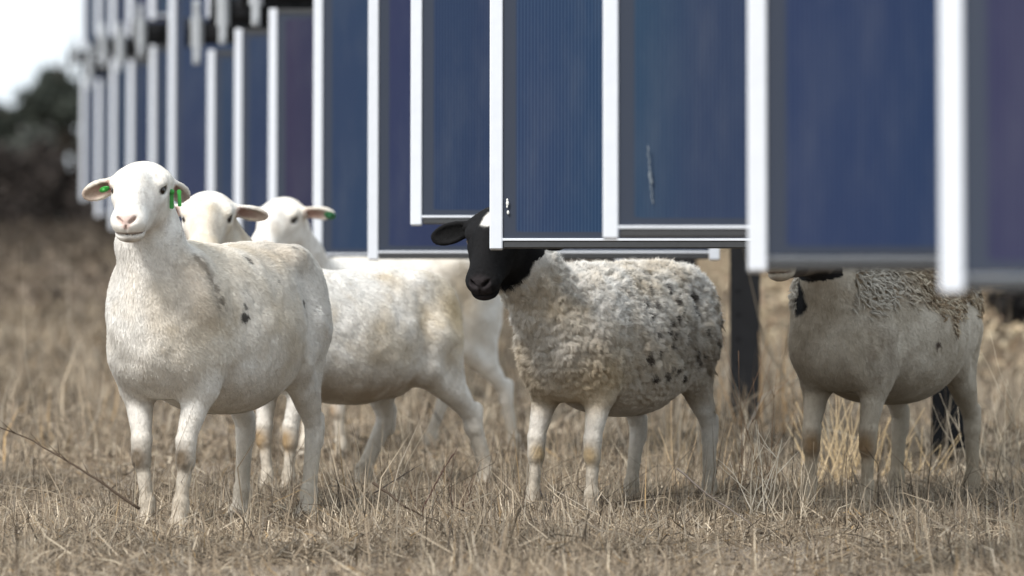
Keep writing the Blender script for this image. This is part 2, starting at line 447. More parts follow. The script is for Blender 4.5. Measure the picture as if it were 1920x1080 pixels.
    pr.append(cone(H(.01, 0, -.012), H(.145, 0, -.034), .057*hs, .042*hs, k=.025*hs))
    pr.append(cone(H(-.03, .0, -.065), H(.13, 0, -.062), .052*hs, .027*hs, k=.03*hs))      # lower jaw
    pr.append(ell(H(-.02, .032, -.055), np.array((.055, .032, .05))*hs, HM, k=.02*hs))      # cheeks
    pr.append(ell(H(-.02, -.032, -.055), np.array((.055, .032, .05))*hs, HM, k=.02*hs))
    pr.append(ell(H(.157, 0, -.034), np.array((.038, .043, .032))*hs, HM, k=.022*hs))        # muzzle pad
    pr.append(ell(H(.150, 0, -.070), np.array((.034, .037, .021))*hs, HM, k=.010*hs))       # lower lip / chin
    pr.append(cone(H(.05, 0, .038), H(.14, 0, -.002), .030*hs, .020*hs, k=.03*hs))           # bridge of the nose
    for sd in (1, -1):
        pr.append(ell(H(.006, sd*.054, .024), np.array((.031, .022, .015))*hs, HM, k=.014*hs))   # brow ridge
        pr.append(ell(H(.010, sd*.050, -.016), np.array((.03, .018, .014))*hs, HM, k=.015*hs))   # under the eye
        pr.append(ell(H(.020, sd*.072, .006), np.array((.0190, .013, .0088))*hs, HM, k=.005*hs, op='s'))   # eye opening
        # ear
        e, g = eardir(ears[0] if sd == 1 else ears[1], sd); f3 = np.cross(e, g)
        EM = np.stack([e, f3, g], 1); b0 = H(-.045, sd*.055, .012)
        es = ear_s*hs; axes.append((sd, b0, e, g, f3))
        pr.append(cone(b0, b0+e*.035*es, .020*es, .015*es, k=.018*hs))
        pr.append(ell(b0+e*.072*es, np.array((.054, .027, .0095))*es, EM, k=.012*hs))
        pr.append(ell(b0+e*.090*es, np.array((.040, .020, .0070))*es, EM, k=.012*hs))
        pr.append(ell(b0+e*.074*es+g*.0085*es, np.array((.046, .0195, .0090))*es, EM, k=.004*hs, op='s'))
    # nostrils, mouth, philtrum
    def mouthM(sd):
        a = unit((.8, sd*.6, -.24)); b = unit(np.cross((0, 0, 1), a)); return np.stack([a, b, np.cross(a, b)], 1)
    for sd in (1, -1):
        NM = HM @ np.stack([unit((1, 0, -.1)), unit((0, .75, sd*-.62)), unit((0, sd*.62, .75))], 1)
        ax = unit((.25, sd*.8, .55)); ax2 = unit(np.cross(ax, (1, 0, 0))); NM = HM @ np.stack([unit(np.cross(ax2, ax)), ax, ax2], 1)
        pr.append(ell(H(.190, sd*.0175, -.022), np.array((.016, .0125, .0052))*hs, NM, k=.006*hs, op='s'))
    for sd in (1, -1):
        c2 = unit((.86, sd*-.5, 0))
        pr.append(ell(H(.165, sd*.016, -.0605), np.array((.030, .024, .0016))*hs, HM @ mouthM(sd), k=.005*hs, op='s'))
    pr.append(ell(H(.194, 0, -.043), np.array((.008, .0018, .012))*hs, HM, k=.005*hs, op='s'))
    hx = [H(.2, 0, 0), H(-.1, 0, .09), H(0, .16, 0), H(0, -.16, 0), H(.17, 0, -.1)]
    lo = np.minimum(np.array(S(-.52, -.30, -.01)), np.min(hx, 0)-.03); hi = np.maximum(np.array(S(.50, .30, .82)), np.max(hx, 0)+.03)
    V, F = polygonise(pr, lo, hi, h)
    # normals
    e = h*.8
    g = np.stack([evalsdf(pr, (V+np.eye(3)[i]*e).astype(np.float32))-evalsdf(pr, (V-np.eye(3)[i]*e).astype(np.float32)) for i in range(3)], 1)
    nr = g/(np.linalg.norm(g, axis=1)[:, None]+1e-9)
    HP = ((V-hc) @ HM)/hs                                     # head coordinates
    U = V/s
    headness = (1-sstep(.02, .06, np.linalg.norm(np.maximum(np.abs(HP-np.array((.05, 0, -.02)))-np.array((.12, .16, .07)), 0), axis=1)))
    bodyness = (1-headness)*sstep(.36, .46, U[:, 2])*1.0
    if wool:
        wm = (1-headness)*sstep(.34, .44, U[:, 2]+.05*np.exp(-((U[:, 0])/.25)**2))
        dsp = (fbm(V, 16, 1, 2)-.5)*.030+(np.abs(vnoise(V, 58, 4)-.5)*-1+.25)*.030+(vnoise(V, 110, 6)-.5)*.009-.004
        V = V+nr*(dsp*wm*wool)[:, None]
    else:
        V = V+nr*(((fbm(V, 12, 2, 2)-.5)*.017+(vnoise(V, 45, 5)-.5)*.0025)*bodyness)[:, None]
        # skin folds behind the elbow and on the flank
    C = paint(U, nr, HP, headness)
    if ear_col is not None:
        for sd, b0, e, g, f3 in axes:
            q = V-b0; t = q @ e/(ear_s*hs); sdv_ = np.abs(q @ f3)/(ear_s*hs); up_ = q @ g/(ear_s*hs)
            m = (nr @ g > .55)*sstep(.018, .035, t)*(t < .15)*(1-sstep(.014, .021, sdv_))*(np.abs(up_) < .02)
            C = mixc(C, ear_col, m*(.9-.45*sstep(.05, .12, t)))
    body = mesh_np('body', V, F, M_WOOLSKIN if wool else M_SKIN, root, C)
    # recompute normals after displacement
    me = body.data; nr2 = np.empty(len(V)*3, np.float32); me.vertices.foreach_get('normal', nr2); nr2 = nr2.reshape(-1, 3)
    # ---- coat of short hairs
    tri = np.concatenate([F[:, [0, 1, 2]], F[:, [0, 2, 3]]])
    A_ = V[tri[:, 0]]; B_ = V[tri[:, 1]]; C_ = V[tri[:, 2]]
    ar = np.linalg.norm(np.cross(B_-A_, C_-A_), axis=1)
    hd = headness[tri[:, 0]]
    wgt = ar*(1+.9*hd); wgt *= (nr[tri[:, 0]] @ (Rm.T @ np.array((0, -1., .25))) > -.45)*.85+.15
    wgt /= wgt.sum()
    ti = rng.choice(len(tri), hairs, p=wgt)
    r1 = np.sqrt(rng.random(hairs)); r2 = rng.random(hairs)
    w0, w1, w2 = (1-r1)[:, None], (r1*(1-r2))[:, None], (r1*r2)[:, None]
    T = tri[ti]
    P0 = V[T[:, 0]]*w0+V[T[:, 1]]*w1+V[T[:, 2]]*w2
    n0 = nr2[T[:, 0]]*w0+nr2[T[:, 1]]*w1+nr2[T[:, 2]]*w2; n0 /= np.linalg.norm(n0, axis=1)[:, None]+1e-9
    hcol = C[T[:, 0]]; hdn = headness[T[:, 0]]; Hp = HP[T[:, 0]]; Uu = U[T[:, 0]]
    comb = np.tile(np.array((-.62, 0, -.75)), (hairs, 1))
    comb[Uu[:, 2] < .36] = (-.12, 0, -1)
    hb = HM @ np.array((-1, 0, .1)); comb = comb*(1-hdn[:, None])+hb*hdn[:, None]
    low = vnoise(P0, 22, 11, vec=True)-.5
    comb = comb+low*(.9 if not wool else 1.6)+rng.normal(0, .22, (hairs, 3))
    comb -= n0*(comb*n0).sum(1)[:, None]; comb /= np.linalg.norm(comb, axis=1)[:, None]+1e-9
    legs = 1-sstep(.30, .42, Uu[:, 2])
    ln = hair_len*(1-.62*hdn)*(1-.45*legs)*rng.uniform(.6, 1.3, hairs)
    # keep eyes, nostrils and mouth clear
    clear = (np.linalg.norm((Hp-np.array((.02, 0, .006)))*np.array((1, 0, 1)), axis=1) < .024) & (np.abs(Hp[:, 1]) > .04) & (np.abs(Hp[:, 1]) < .085)
    clear |= (Hp[:, 0] > .165) & (hdn > .5)
    ln = np.where(clear, ln*.15, ln)
    lift = rng.uniform(.05, .30, hairs)
    if wool:
        wmh = (1-hdn)*sstep(.36, .46, Uu[:, 2]); cl = vnoise(P0, 95, 21, vec=True)-.5
        comb = comb+cl*2.2*wmh[:, None]; comb -= n0*(comb*n0).sum(1)[:, None]*.8; comb /= np.linalg.norm(comb, axis=1)[:, None]+1e-9
        lift = lift+.25*wmh; ln = ln*(1+.7*wmh*wool)
    wd = .00068*rng.uniform(.7, 1.3, hairs)
    side = np.cross(comb, n0); side /= np.linalg.norm(side, axis=1)[:, None]+1e-9
    d1 = comb+n0*lift[:, None]*1.6; d2 = comb+n0*lift[:, None]*.2
    if wool: d2 = d2+(rng.normal(0, .5, (hairs, 3)))*wmh[:, None]
    Pm = P0+d1*(ln*.5)[:, None]; Pt = Pm+d2*(ln*.5)[:, None]
    P0 = P0-n0*.001
    hv = np.stack([P0-side*wd[:, None], P0+side*wd[:, None], Pm-side*wd[:, None]*.8, Pm+side*wd[:, None]*.8, Pt], 1).reshape(-1, 3)
    b = np.arange(hairs)*5
    q = np.stack([b, b+1, b+3, b+2], 1); t3 = np.stack([b+2, b+3, b+4], 1)
    jit = (rng.uniform(.84, 1.10, hairs)*(.90+.16*vnoise(P0*np.array((1, 1, .45)), 130, 33)))[:, None]
    hc5 = np.repeat(np.clip(hcol*jit, 0, .93), 5, 0)
    nn = n0+rng.normal(0, .15, n0.shape); nn /= np.linalg.norm(nn, axis=1)[:, None]
    mesh_np('coat', hv, [q, t3], M_COAT, root, hc5, True, np.repeat(nn, 5, 0))
    # ---- eyes
    if eyes:
        for sd in (1, -1):
            mb = MB(); c = H(.019, sd*.0560, .005)
            mb.ball((0, 0, 0), np.array((.0150, .0150, .0150))*hs, 20, 14)
            ev = mb.build('eye', M_EYE, root, True); ev.location = c
            HMm = Matrix(HM.tolist()).to_4x4(); ev.rotation_euler = HMm.to_euler()
            mb = MB(); mb.ball((0, sd*.0125*hs, 0), np.array((.0062, .0032, .0026))*hs, 14, 8)
            pv = mb.build('pupil', M_PUPIL, ev, True)
    # ---- ear tags
    for (sd, along, kind) in tags:
        e, g = eardir(ears[0] if sd == 1 else ears[1], sd)
        p = H(-.045, sd*.055, .012)+e*along*hs+g*.010*hs
        if kind == 'long': p = p+Rm.T @ np.array((.006, -.014, -.010))
        mb = MB()
        dnl = np.array((0, 0, -1.)); sdv = Rm.T @ np.array((1., 0, 0)); fr_ = Rm.T @ np.array((0, -1., 0))
        if kind == 'long':                                      # two hanging strap tags
            for off, L_, w_ in ((0, .050, .0070), (.019, .044, .0062)):
                a = p+sdv*off; i0 = mb.n()
                prof = [(0, .45), (.12, 1), (.3, .7), (.95, .8), (1, .5)]
                for t_, ww in prof:
                    for fb in (-1, 1):
                        for lr in (-1, 1):
                            mb.v.append(tuple(a+dnl*(L_*t_-.006)+sdv*(lr*w_*ww+off*.1*t_)+fr_*(fb*.0015+.020)))
                for j in range(len(prof)-1):
                    o = i0+j*4
                    mb.f4 += [[o+2, o+3, o+7, o+6], [o+1, o, o+4, o+5], [o, o+2, o+6, o+4], [o+3, o+1, o+5, o+7]]
                mb.f4 += [[i0, i0+1, i0+3, i0+2]]; o = i0+(len(prof)-1)*4; mb.f4 += [[o+2, o+3, o+1, o]]
            mb.ball(tuple(p+fr_*.020), (.0075, .0075, .0075), 12, 8)
            mb.build('ear_tag', M_TAG, root, False)
        else:
            EM = np.stack([e, np.cross(g, e), g], 1)
            L_, w_ = ((.017, .0085) if kind == 'small' else (.020, .017))
            Mx = Matrix(EM.tolist())
            mb.ball(tuple(p), (L_, w_, .0028), 14, 8, Mx)
            mb.ball(tuple(p+g*.004), (.006, .006, .005), 10, 6, Mx)
            mb.build('ear_tag', M_TAG if kind == 'small' else M_TAGD, root, True)
    if tufts is not None: tufts(root, V, tri, nr2, U, s, headness)
    return root, dict(H=H, HM=HM, Rm=Rm, O=O)

WHITE = np.array((.84, .82, .775)); CREAM = np.array((.62, .52, .37)); OCHRE = np.array((.36, .23, .09)); GREYB = np.array((.24, .20, .15))
PINK = np.array((.60, .38, .33)); DARK = np.array((.03, .026, .024)); BLK = np.array((.013, .013, .014))
def mixc(C, col, m): return C*(1-m[:, None])+np.asarray(col)*m[:, None]
def blob(U, c, r): return np.exp(-(((U-np.array(c))/np.array(r))**2).sum(1))
def face(C, HP, hd, nose=PINK, ear=PINK, lid=DARK):
    # eye rims and tear line
    for sd in (1, -1):
        q = HP-np.array((.020, sd*.062, .006)); C = mixc(C, lid, (1-sstep(.7, 1.15, np.sqrt((q[:, 0]/.0260)**2+(q[:, 1]/.030)**2+(q[:, 2]/.0118)**2)))*.95)
        a = np.array((.032, sd*.056, .000)); b = np.array((.060, sd*.045, -.022)); ba = b-a
        t = np.clip(((HP-a) @ ba)/(ba @ ba), 0, 1); dd = np.linalg.norm(HP-a-t[:, None]*ba, axis=1)
        C = mixc(C, lid*3, (1-sstep(.001, .0045, dd))*(1-.5*t)*.75)
    m = sstep(.160, .180, HP[:, 0])*sstep(-.052, -.042, HP[:, 2])*(1-sstep(-.012, -.004, HP[:, 2]))*(1-sstep(.018, .030, np.abs(HP[:, 1])+np.maximum(-.022-HP[:, 2], 0)*.9))*(HP[:, 0] < .25)
    C = mixc(C, nose, m*.7)
    for sd in (1, -1):   # nostrils
        q = HP-np.array((.190, sd*.018, -.022)); C = mixc(C, (.05, .02, .018), 1-sstep(.6, 1.1, np.sqrt((q[:, 0]/.013)**2+(q[:, 1]/.012)**2+((q[:, 2]-sd*q[:, 1]*.6)/.0055)**2)))
    mm = (1-sstep(.0008, .0032, np.abs(HP[:, 2]+.0560+.25*(.190-HP[:, 0]))))*sstep(.135, .165, HP[:, 0])*(HP[:, 0] < .22)
    C = mixc(C, (.22, .15, .13), mm*.8)
    C = mixc(C, (.25, .21, .19), blob(HP, (.172, 0, -.078), (.02, .013, .012))*.75)
    C = mixc(C, (.50, .44, .38), sstep(.45, .7, fbm(HP, 28, 8))*.30*(hd > .3))
    C = mixc(C, (.42, .36, .32), blob(HP, (.10, 0, -.095), (.06, .05, .02))*.4)
    # inside of ears
    em = (np.abs(HP[:, 1]) > .075) & (np.abs(HP[:, 1]) < .2) & (HP[:, 2] > -.1)
    return C, em
def earpaint(C, HP, nrH, em, col=PINK):
    inner = em*sstep(.35, .75, nrH[:, 0])
    return mixc(C, col, inner*.8*(1-.6*sstep(.12, .17, np.abs(HP[:, 1]))))
def base_white(U, n, stain=.35, seed=0, tint=CREAM):
    C = np.tile(WHITE, (len(U), 1)).copy()
    s1 = sstep(.42, .72, fbm(U, 5, seed)); s2 = sstep(.5, .75, fbm(U, 18, seed+3))
    body = sstep(.36, .5, U[:, 2])
    C = mixc(C, tint, (s1*.6+s2*.25)*stain*body)
    C = mixc(C, (.50, .43, .33), (1-sstep(.10, .40, U[:, 2]))*.75)
    C = mixc(C, (.42, .36, .28), (1-sstep(.36, .52, U[:, 2]))*sstep(.24, .34, U[:, 2])*sstep(.35, .65, fbm(U, 20, seed+5))*.35)
    C = mixc(C, (.33, .27, .20), sstep(.45, .7, fbm(U, 26, seed+9))*(1-sstep(.0, .20, U[:, 2]))*.6)
    C = mixc(C, (.06, .05, .045), 1-sstep(.02, .035, U[:, 2]))
    return C
def knees(C, U, legs, col=OCHRE, st=.85, r=(.05, .026, .034)):
    for (x, y) in legs:
        jit = (fbm(U, 60, 3)-.5)*.5
        m = np.exp(-((((U-np.array((x+.035, y, .200)))/np.array(r))**2).sum(1))**1.5)
        C = mixc(C, col, np.clip(m*(1+jit), 0, 1)*st)
    return C
def spots(C, U, lst, col=DARK):
    for (x, y, z, r, st) in lst:
        q = U-np.array((x, y, z)); d = np.sqrt(q[:, 0]**2+q[:, 1]**2*.03+q[:, 2]**2*.8)+(vnoise(U, 150, 2)-.5)*r*.8
        C = mixc(C, col, (1-sstep(r*.55, r*1.05, d))*st*(U[:, 1]*y > 0))
    return C

def legxy(f, front=True):
    fx, fy = f
    return (.275+(fx-.275)*.55+.012, fy*.6+.09*.4)

# ---- sheep 1
F1 = dict(fl=(.31, .055), fr=(.30, .05), hl=(-.31, .115), hr=(-.33, .10))
def paint1(U, n, HP, hd):
    C = base_white(U, n, .80, 1)
    def cap(a, b, r):
        a = np.array(a); ba = np.array(b)-a; t = np.clip(((U-a) @ ba)/(ba @ ba), 0, 1); return np.exp(-(np.linalg.norm((U-a-t[:, None]*ba)*np.array((.8, .25, 1)), axis=1)/r)**2)
    C = mixc(C, (.55, .45, .33), cap((.36, .10, .70), (.34, .13, .58), .055)*.6)                  # dirty crease at the neck base
    C = mixc(C, (.16, .13, .10), cap((.315, .09, .72), (.275, .14, .60), .020)*sstep(.34, .50, fbm(U, 55, 4))*.9*(U[:, 1] > 0))
    C = mixc(C, (.45, .36, .25), blob(U, (-.16, .12, .74), (.14, .12, .05))*.5)
    C = mixc(C, (.5, .43, .33), blob(U, (-.02, .2, .46), (.07, .1, .14))*.45)
    C = spots(C, U, [(.17, .17, .57, .017, .9), (.165, .15, .595, .010, .7), (.05, .12, .715, .010, .8), (-.19, .17, .60, .012, .85), (-.05, .15, .665, .007, .6), (-.22, .12, .75, .008, .6), (-.33, .1, .70, .006, .6)])
    C = knees(C, U, [legxy(F1['fl']), (legxy(F1['fr'])[0], -legxy(F1['fr'])[1])], (.13, .095, .06), .95, (.06, .030, .036))
    C, em = face(C, HP, hd)
    nrH = n @ S1H['HM'] if 'HM' in S1H else n
    return C
S1H = {}
def with_ears(fn, col=PINK):
    """wrap a paint function so the hollow of each ear takes its colour from real ear geometry"""
    def g(U, n, HP, hd):
        C = fn(U, n, HP, hd)
        y = np.abs(HP[:, 1]); em = ((y > .078) & (y < .19) & (HP[:, 2] > -.12) & (HP[:, 0] > -.12) & (HP[:, 0] < .05) & (hd > .3))
        # forward facing side of the ear in head coordinates
        nH = g.HM.T @ n.T if g.HM is not None else n.T
        inner = em*sstep(.25, .7, nH[0])
        rim = 1-sstep(.12, .16, y)
        return mixc(C, col, inner*(.35+.5*rim))
    g.HM = None
    return g

def paint2(U, n, HP, hd):
    C = base_white(U, n, 1.0, 12)
    C = mixc(C, (.62, .47, .24), blob(U, (-.34, .12, .60), (.10, .12, .14))*.8)
    C = mixc(C, (.36, .27, .18), sstep(.46, .33, U[:, 2]+.0)*0)
    C = mixc(C, (.38, .30, .21), blob(U, (-.02, .16, .36), (.25, .2, .07))*sstep(.3, .6, fbm(U, 12, 5))*.75)
    C = mixc(C, (.45, .38, .28), blob(U, (.05, .2, .50), (.16, .2, .08))*sstep(.4, .7, fbm(U, 14, 8))*.6)
    C = knees(C, U, [legxy((.30, .055)), (legxy((.30, .055))[0], -legxy((.30, .055))[1])], (.36, .245, .125), .95, (.06, .034, .042))
    C, em = face(C, HP, hd); return C
def paint3(U, n, HP, hd):
    C = base_white(U, n, .6, 20)
    C = mixc(C, (.50, .38, .22), blob(U, (-.22, .15, .62), (.08, .10, .12))*.7)
    C = knees(C, U, [legxy((.30, .06)), (legxy((.30, .06))[0], -legxy((.30, .06))[1])], (.25, .16, .08), .95, (.06, .034, .04))
    C, em = face(C, HP, hd); return C
_r4 = np.random.default_rng(21)
SP4 = [(_r4.uniform(-.38, .14), .17, _r4.uniform(.42, .70), _r4.uniform(.008, .0165), _r4.uniform(.8, 1.0)) for _ in range(52)]
SP4 += [(.10, .17, .50, .014, .85), (.0, .17, .44, .014, .9), (-.16, .17, .50, .016, .9), (-.2, .17, .46, .016, .9), (.08, .16, .64, .012, .8)]
def paint4(U, n, HP, hd):
    C = base_white(U, n, .95, 31, (.66, .55, .39))
    C = mixc(C*.96, (.36, .29, .20), (1-sstep(.40, .66, U[:, 2]+(fbm(U, 8, 3)-.5)*.25))*sstep(.30, .36, U[:, 2])*.62)  # lower half painted darker and browner for the shade under the panels
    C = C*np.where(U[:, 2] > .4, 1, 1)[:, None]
    C = mixc(C, (.62, .46, .24), blob(U, (.30, .05, .44), (.10, .2, .10))*.6)
    C = mixc(C, (.26, .22, .17), blob(U, (-.10, .18, .52), (.17, .15, .12))*sstep(.42, .62, fbm(U, 16, 7))*.8)
    C = mixc(C, (.24, .20, .16), blob(U, (-.22, .17, .47), (.12, .15, .09))*sstep(.40, .60, fbm(U, 22, 9))*.5)
    C = mixc(C, (.30, .25, .18), sstep(.55, .72, fbm(U, 30, 14))*.35*sstep(.4, .5, U[:, 2]))
    C = spots(C, U, SP4, (.04, .032, .027))
    C = knees(C, U, [legxy((.30, .085)), (legxy((.30, .085))[0], -legxy((.30, .085))[1])], (.40, .29, .15), .85, (.05, .030, .034))
    # black head down to a collar on the throat; white blaze
    rad = np.linalg.norm((HP-np.array((.03, 0, -.035)))*np.array((.62, 1, 1)), axis=1)+(fbm(HP, 40, 2)-.5)*.02
    y = np.abs(HP[:, 1])
    blk = np.maximum(1-sstep(.112, .122, rad), ((y > .06) & (HP[:, 2] > -.10) & (HP[:, 0] > -.16) & (HP[:, 0] < .08)) & (hd > .2))
    blk = np.maximum(blk, (HP[:, 0] > .05)*(hd > .2)*1.0)
    C = mixc(C, BLK, blk)
    bz = (1-sstep(.6, 1.0, np.sqrt(((HP[:, 1]+.003)/.027)**2+((HP[:, 0]-.005)/.052)**2)+(fbm(HP, 50, 4)-.5)*.35))*(HP[:, 2] > .0)
    C = mixc(C, WHITE, bz)
    m = sstep(.172, .186, HP[:, 0])*(HP[:, 0] < .25)*(np.abs(HP[:, 1]) < .03)*(hd > .2)
    C = mixc(C, (.035, .03, .032), m*.8)
    return C
def paint5(U, n, HP, hd):
    C = base_white(U, n, .55, 41, (.50, .42, .31))
    C = C*np.array((.70, .665, .605))  # whole coat colour darkened, standing for the shade of the panels above
    C = mixc(C, (.34, .29, .22), sstep(.4, .7, fbm(U, 9, 6))*.5)
    C = mixc(C, (.24, .18, .11), sstep(.56, .66, U[:, 2])*sstep(.32, .2, U[:, 0])*0)
    C = mixc(C, (.22, .18, .14), blob(U, (.30, .06, .47), (.12, .16, .10))*sstep(.35, .6, fbm(U*np.array((1, 1, .5)), 24, 3))*.75)
    edge = .605-.075*np.exp(-((U[:, 0]+.02)/.12)**2)-.04*np.exp(-((U[:, 0]+.36)/.08)**2)+(fbm(U, 9, 2)-.5)*.10
    C = mixc(C, (.26, .19, .12), sstep(-.02, .04, U[:, 2]-edge)*(U[:, 0] < .42)*(hd < .2)*.8*sstep(.3, .5, fbm(U, 26, 7)))
    C = spots(C, U, [(.09, .17, .49, .017, .9), (.12, .16, .6, .006, .6)], (.05, .03, .025))
    C = knees(C, U, [legxy((.30, .08)), (legxy((.30, .08))[0], -legxy((.30, .08))[1])], (.22, .14, .07), .9, (.06, .034, .044))
    # pale muzzle, black eye mask, black throat patch
    y = np.abs(HP[:, 1])
    mask = (1-sstep(.8, 1.0, np.sqrt(((HP[:, 0]-.035)/.085)**2+((HP[:, 2]-.0)/.06)**2)+(fbm(HP, 40, 3)-.5)*.3))*(y > .022)*(hd > .2)
    C = mixc(C, BLK*1.5, mask)
    C = mixc(C, BLK*1.5, ((y > .075) & (hd > .4))*1.0)
    th = 1-sstep(.8, 1.0, np.sqrt((((U-np.array((.43, -.07, .635)))/np.array((.07, .055, .062)))**2).sum(1))+(fbm(U, 40, 5)-.5)*.4)
    C = mixc(C, BLK*1.5, th)
    C = mixc(C, BLK*1.5, (HP[:, 0] > -.05)*(1-sstep(.118, .13, HP[:, 0]))*(HP[:, 2] < -.02)*(HP[:, 2] > -.13)*(hd > .2))
    C, em = face(C, HP, hd*1.0, nose=np.array((.12, .09, .09)))
    return C

def lock_clumps(name, root, P, nn, cb, L, rad, cols, nh, wdt=.0010):
    """pointed locks of wool: every lock is nh fine hairs drawn together at the tip"""
    K = len(P); sd = np.cross(cb, nn); sd /= np.linalg.norm(sd, axis=1)[:, None]
    r = lambda a: np.repeat(a, nh, 0)
    a = rng.uniform(0, 2*np.pi, K*nh); q = np.sqrt(rng.random(K*nh))*r(rad[:, None])[:, 0]
    root_ = r(P)+r(sd)*(np.cos(a)*q)[:, None]+r(cb)*(np.sin(a)*q*.8)[:, None]-r(nn)*.0015
    hump = rng.uniform(.15, .55, K); curl = rng.normal(0, .25, K)
    Lr = (r(L[:, None])*rng.uniform(.75, 1.08, (K*nh, 1)))
    tip = r(P)+r(cb)*Lr+r(nn)*Lr*r((hump*.55)[:, None])+r(sd)*Lr*r(curl[:, None])+rng.normal(0, .0007, (K*nh, 3))
    m1 = root_*.66+tip*.34+r(nn)*Lr*.20+r(sd)*Lr*r((-curl*.25)[:, None]); m2 = root_*.28+tip*.72+r(nn)*Lr*.14
    n_ = r(nn)+r(sd)*(np.cos(a)*.55)[:, None]+rng.normal(0, .15, (K*nh, 3)); n_ /= np.linalg.norm(n_, axis=1)[:, None]
    w = r(sd)*wdt*.5*rng.uniform(.7, 1.4, (K*nh, 1))
    V = np.stack([root_-w, root_+w, m1-w*1.1, m1+w*1.1, m2-w*.8, m2+w*.8, tip], 1)
    b = np.arange(K*nh)*7
    q1 = np.stack([b, b+1, b+3, b+2], 1); q2 = np.stack([b+2, b+3, b+5, b+4], 1); t = np.stack([b+4, b+5, b+6], 1)
    # winding so that faces look outwards
    C = r(cols)[:, None]*np.array([.62, .62, .85, .85, 1.0, 1.0, 1.1])[None, :, None]*rng.uniform(.8, 1.15, (K*nh, 1, 1))
    o = mesh_np(name, V.reshape(-1, 3), [q1, q2, t], M_COAT, root, np.clip(C.reshape(-1, 3), 0, .9), True, np.repeat(n_, 7, 0))
    return tag(o, kind='stuff')
def tufts5(root, V, tri, nr, U, s, hd):
    """shedding fleece on the back: overlapping pointed locks"""
    cen = V[tri].mean(1); n = nr[tri[:, 0]]; u = cen/s
    m = (u[:, 2] > .50) & (u[:, 0] < .42) & (hd[tri[:, 0]] < .2)
    edge = .605-.075*np.exp(-((u[:, 0]+.02)/.12)**2)-.04*np.exp(-((u[:, 0]+.36)/.08)**2)+(fbm(u, 9, 2)-.5)*.10
    m &= ((u[:, 2]-edge)/.045+(fbm(u, 26, 7)-.5)*1.6) > rng.random(len(u))
    ids = np.nonzero(m)[0]; k = min(6000, len(ids)); ids = rng.choice(ids, k, replace=False)
    P = cen[ids]; nn = n[ids]; K = len(ids)
    cb = np.tile(np.array((-.75, 0, -.65)), (K, 1))+(vnoise(P, 30, 5, vec=True)-.5)*1.6+rng.normal(0, .25, (K, 3))
    cb -= nn*(cb*nn).sum(1)[:, None]; cb /= np.linalg.norm(cb, axis=1)[:, None]
    L = rng.uniform(.014, .034, K); front = sstep(.05, .32, P[:, 0]/s)
    col = np.where((rng.random(K) < .50)[:, None], np.array((.30, .22, .14)), np.array((.60, .51, .38)))*rng.uniform(.75, 1.15, K)[:, None]
    col = col*(1-front[:, None])+np.array((.55, .51, .44))*front[:, None]
    lock_clumps('shedding_fleece', root, P, nn, cb, L, rng.uniform(.0030, .0070, K), col, 22)
def tufts4(root, V, tri, nr, U, s, hd):
    """loose hanging wool locks on breast, flank and rump"""
    cen = V[tri].mean(1); n = nr[tri[:, 0]]; u = cen/s
    pr_ = np.maximum.reduce([
                             np.exp(-(((u-np.array((-.40, .1, .56)))/np.array((.05, .12, .13)))**2).sum(1)),
                             ])*(hd[tri[:, 0]] < .2)
    pr_ = pr_/pr_.sum(); K = 420
    ids = rng.choice(len(tri), K, p=pr_); P = cen[ids]; nn = n[ids]
    cb = np.tile(np.array((-.2, 0, -.9)), (K, 1))+rng.normal(0, .4, (K, 3)); cb -= nn*(cb*nn).sum(1)[:, None]; cb /= np.linalg.norm(cb, axis=1)[:, None]
    lock_clumps('wool_lock', root, P, nn, cb, rng.uniform(.014, .034, K), rng.uniform(.003, .007, K), np.array((.62, .54, .43))*rng.uniform(.6, 1.1, K)[:, None], 20)

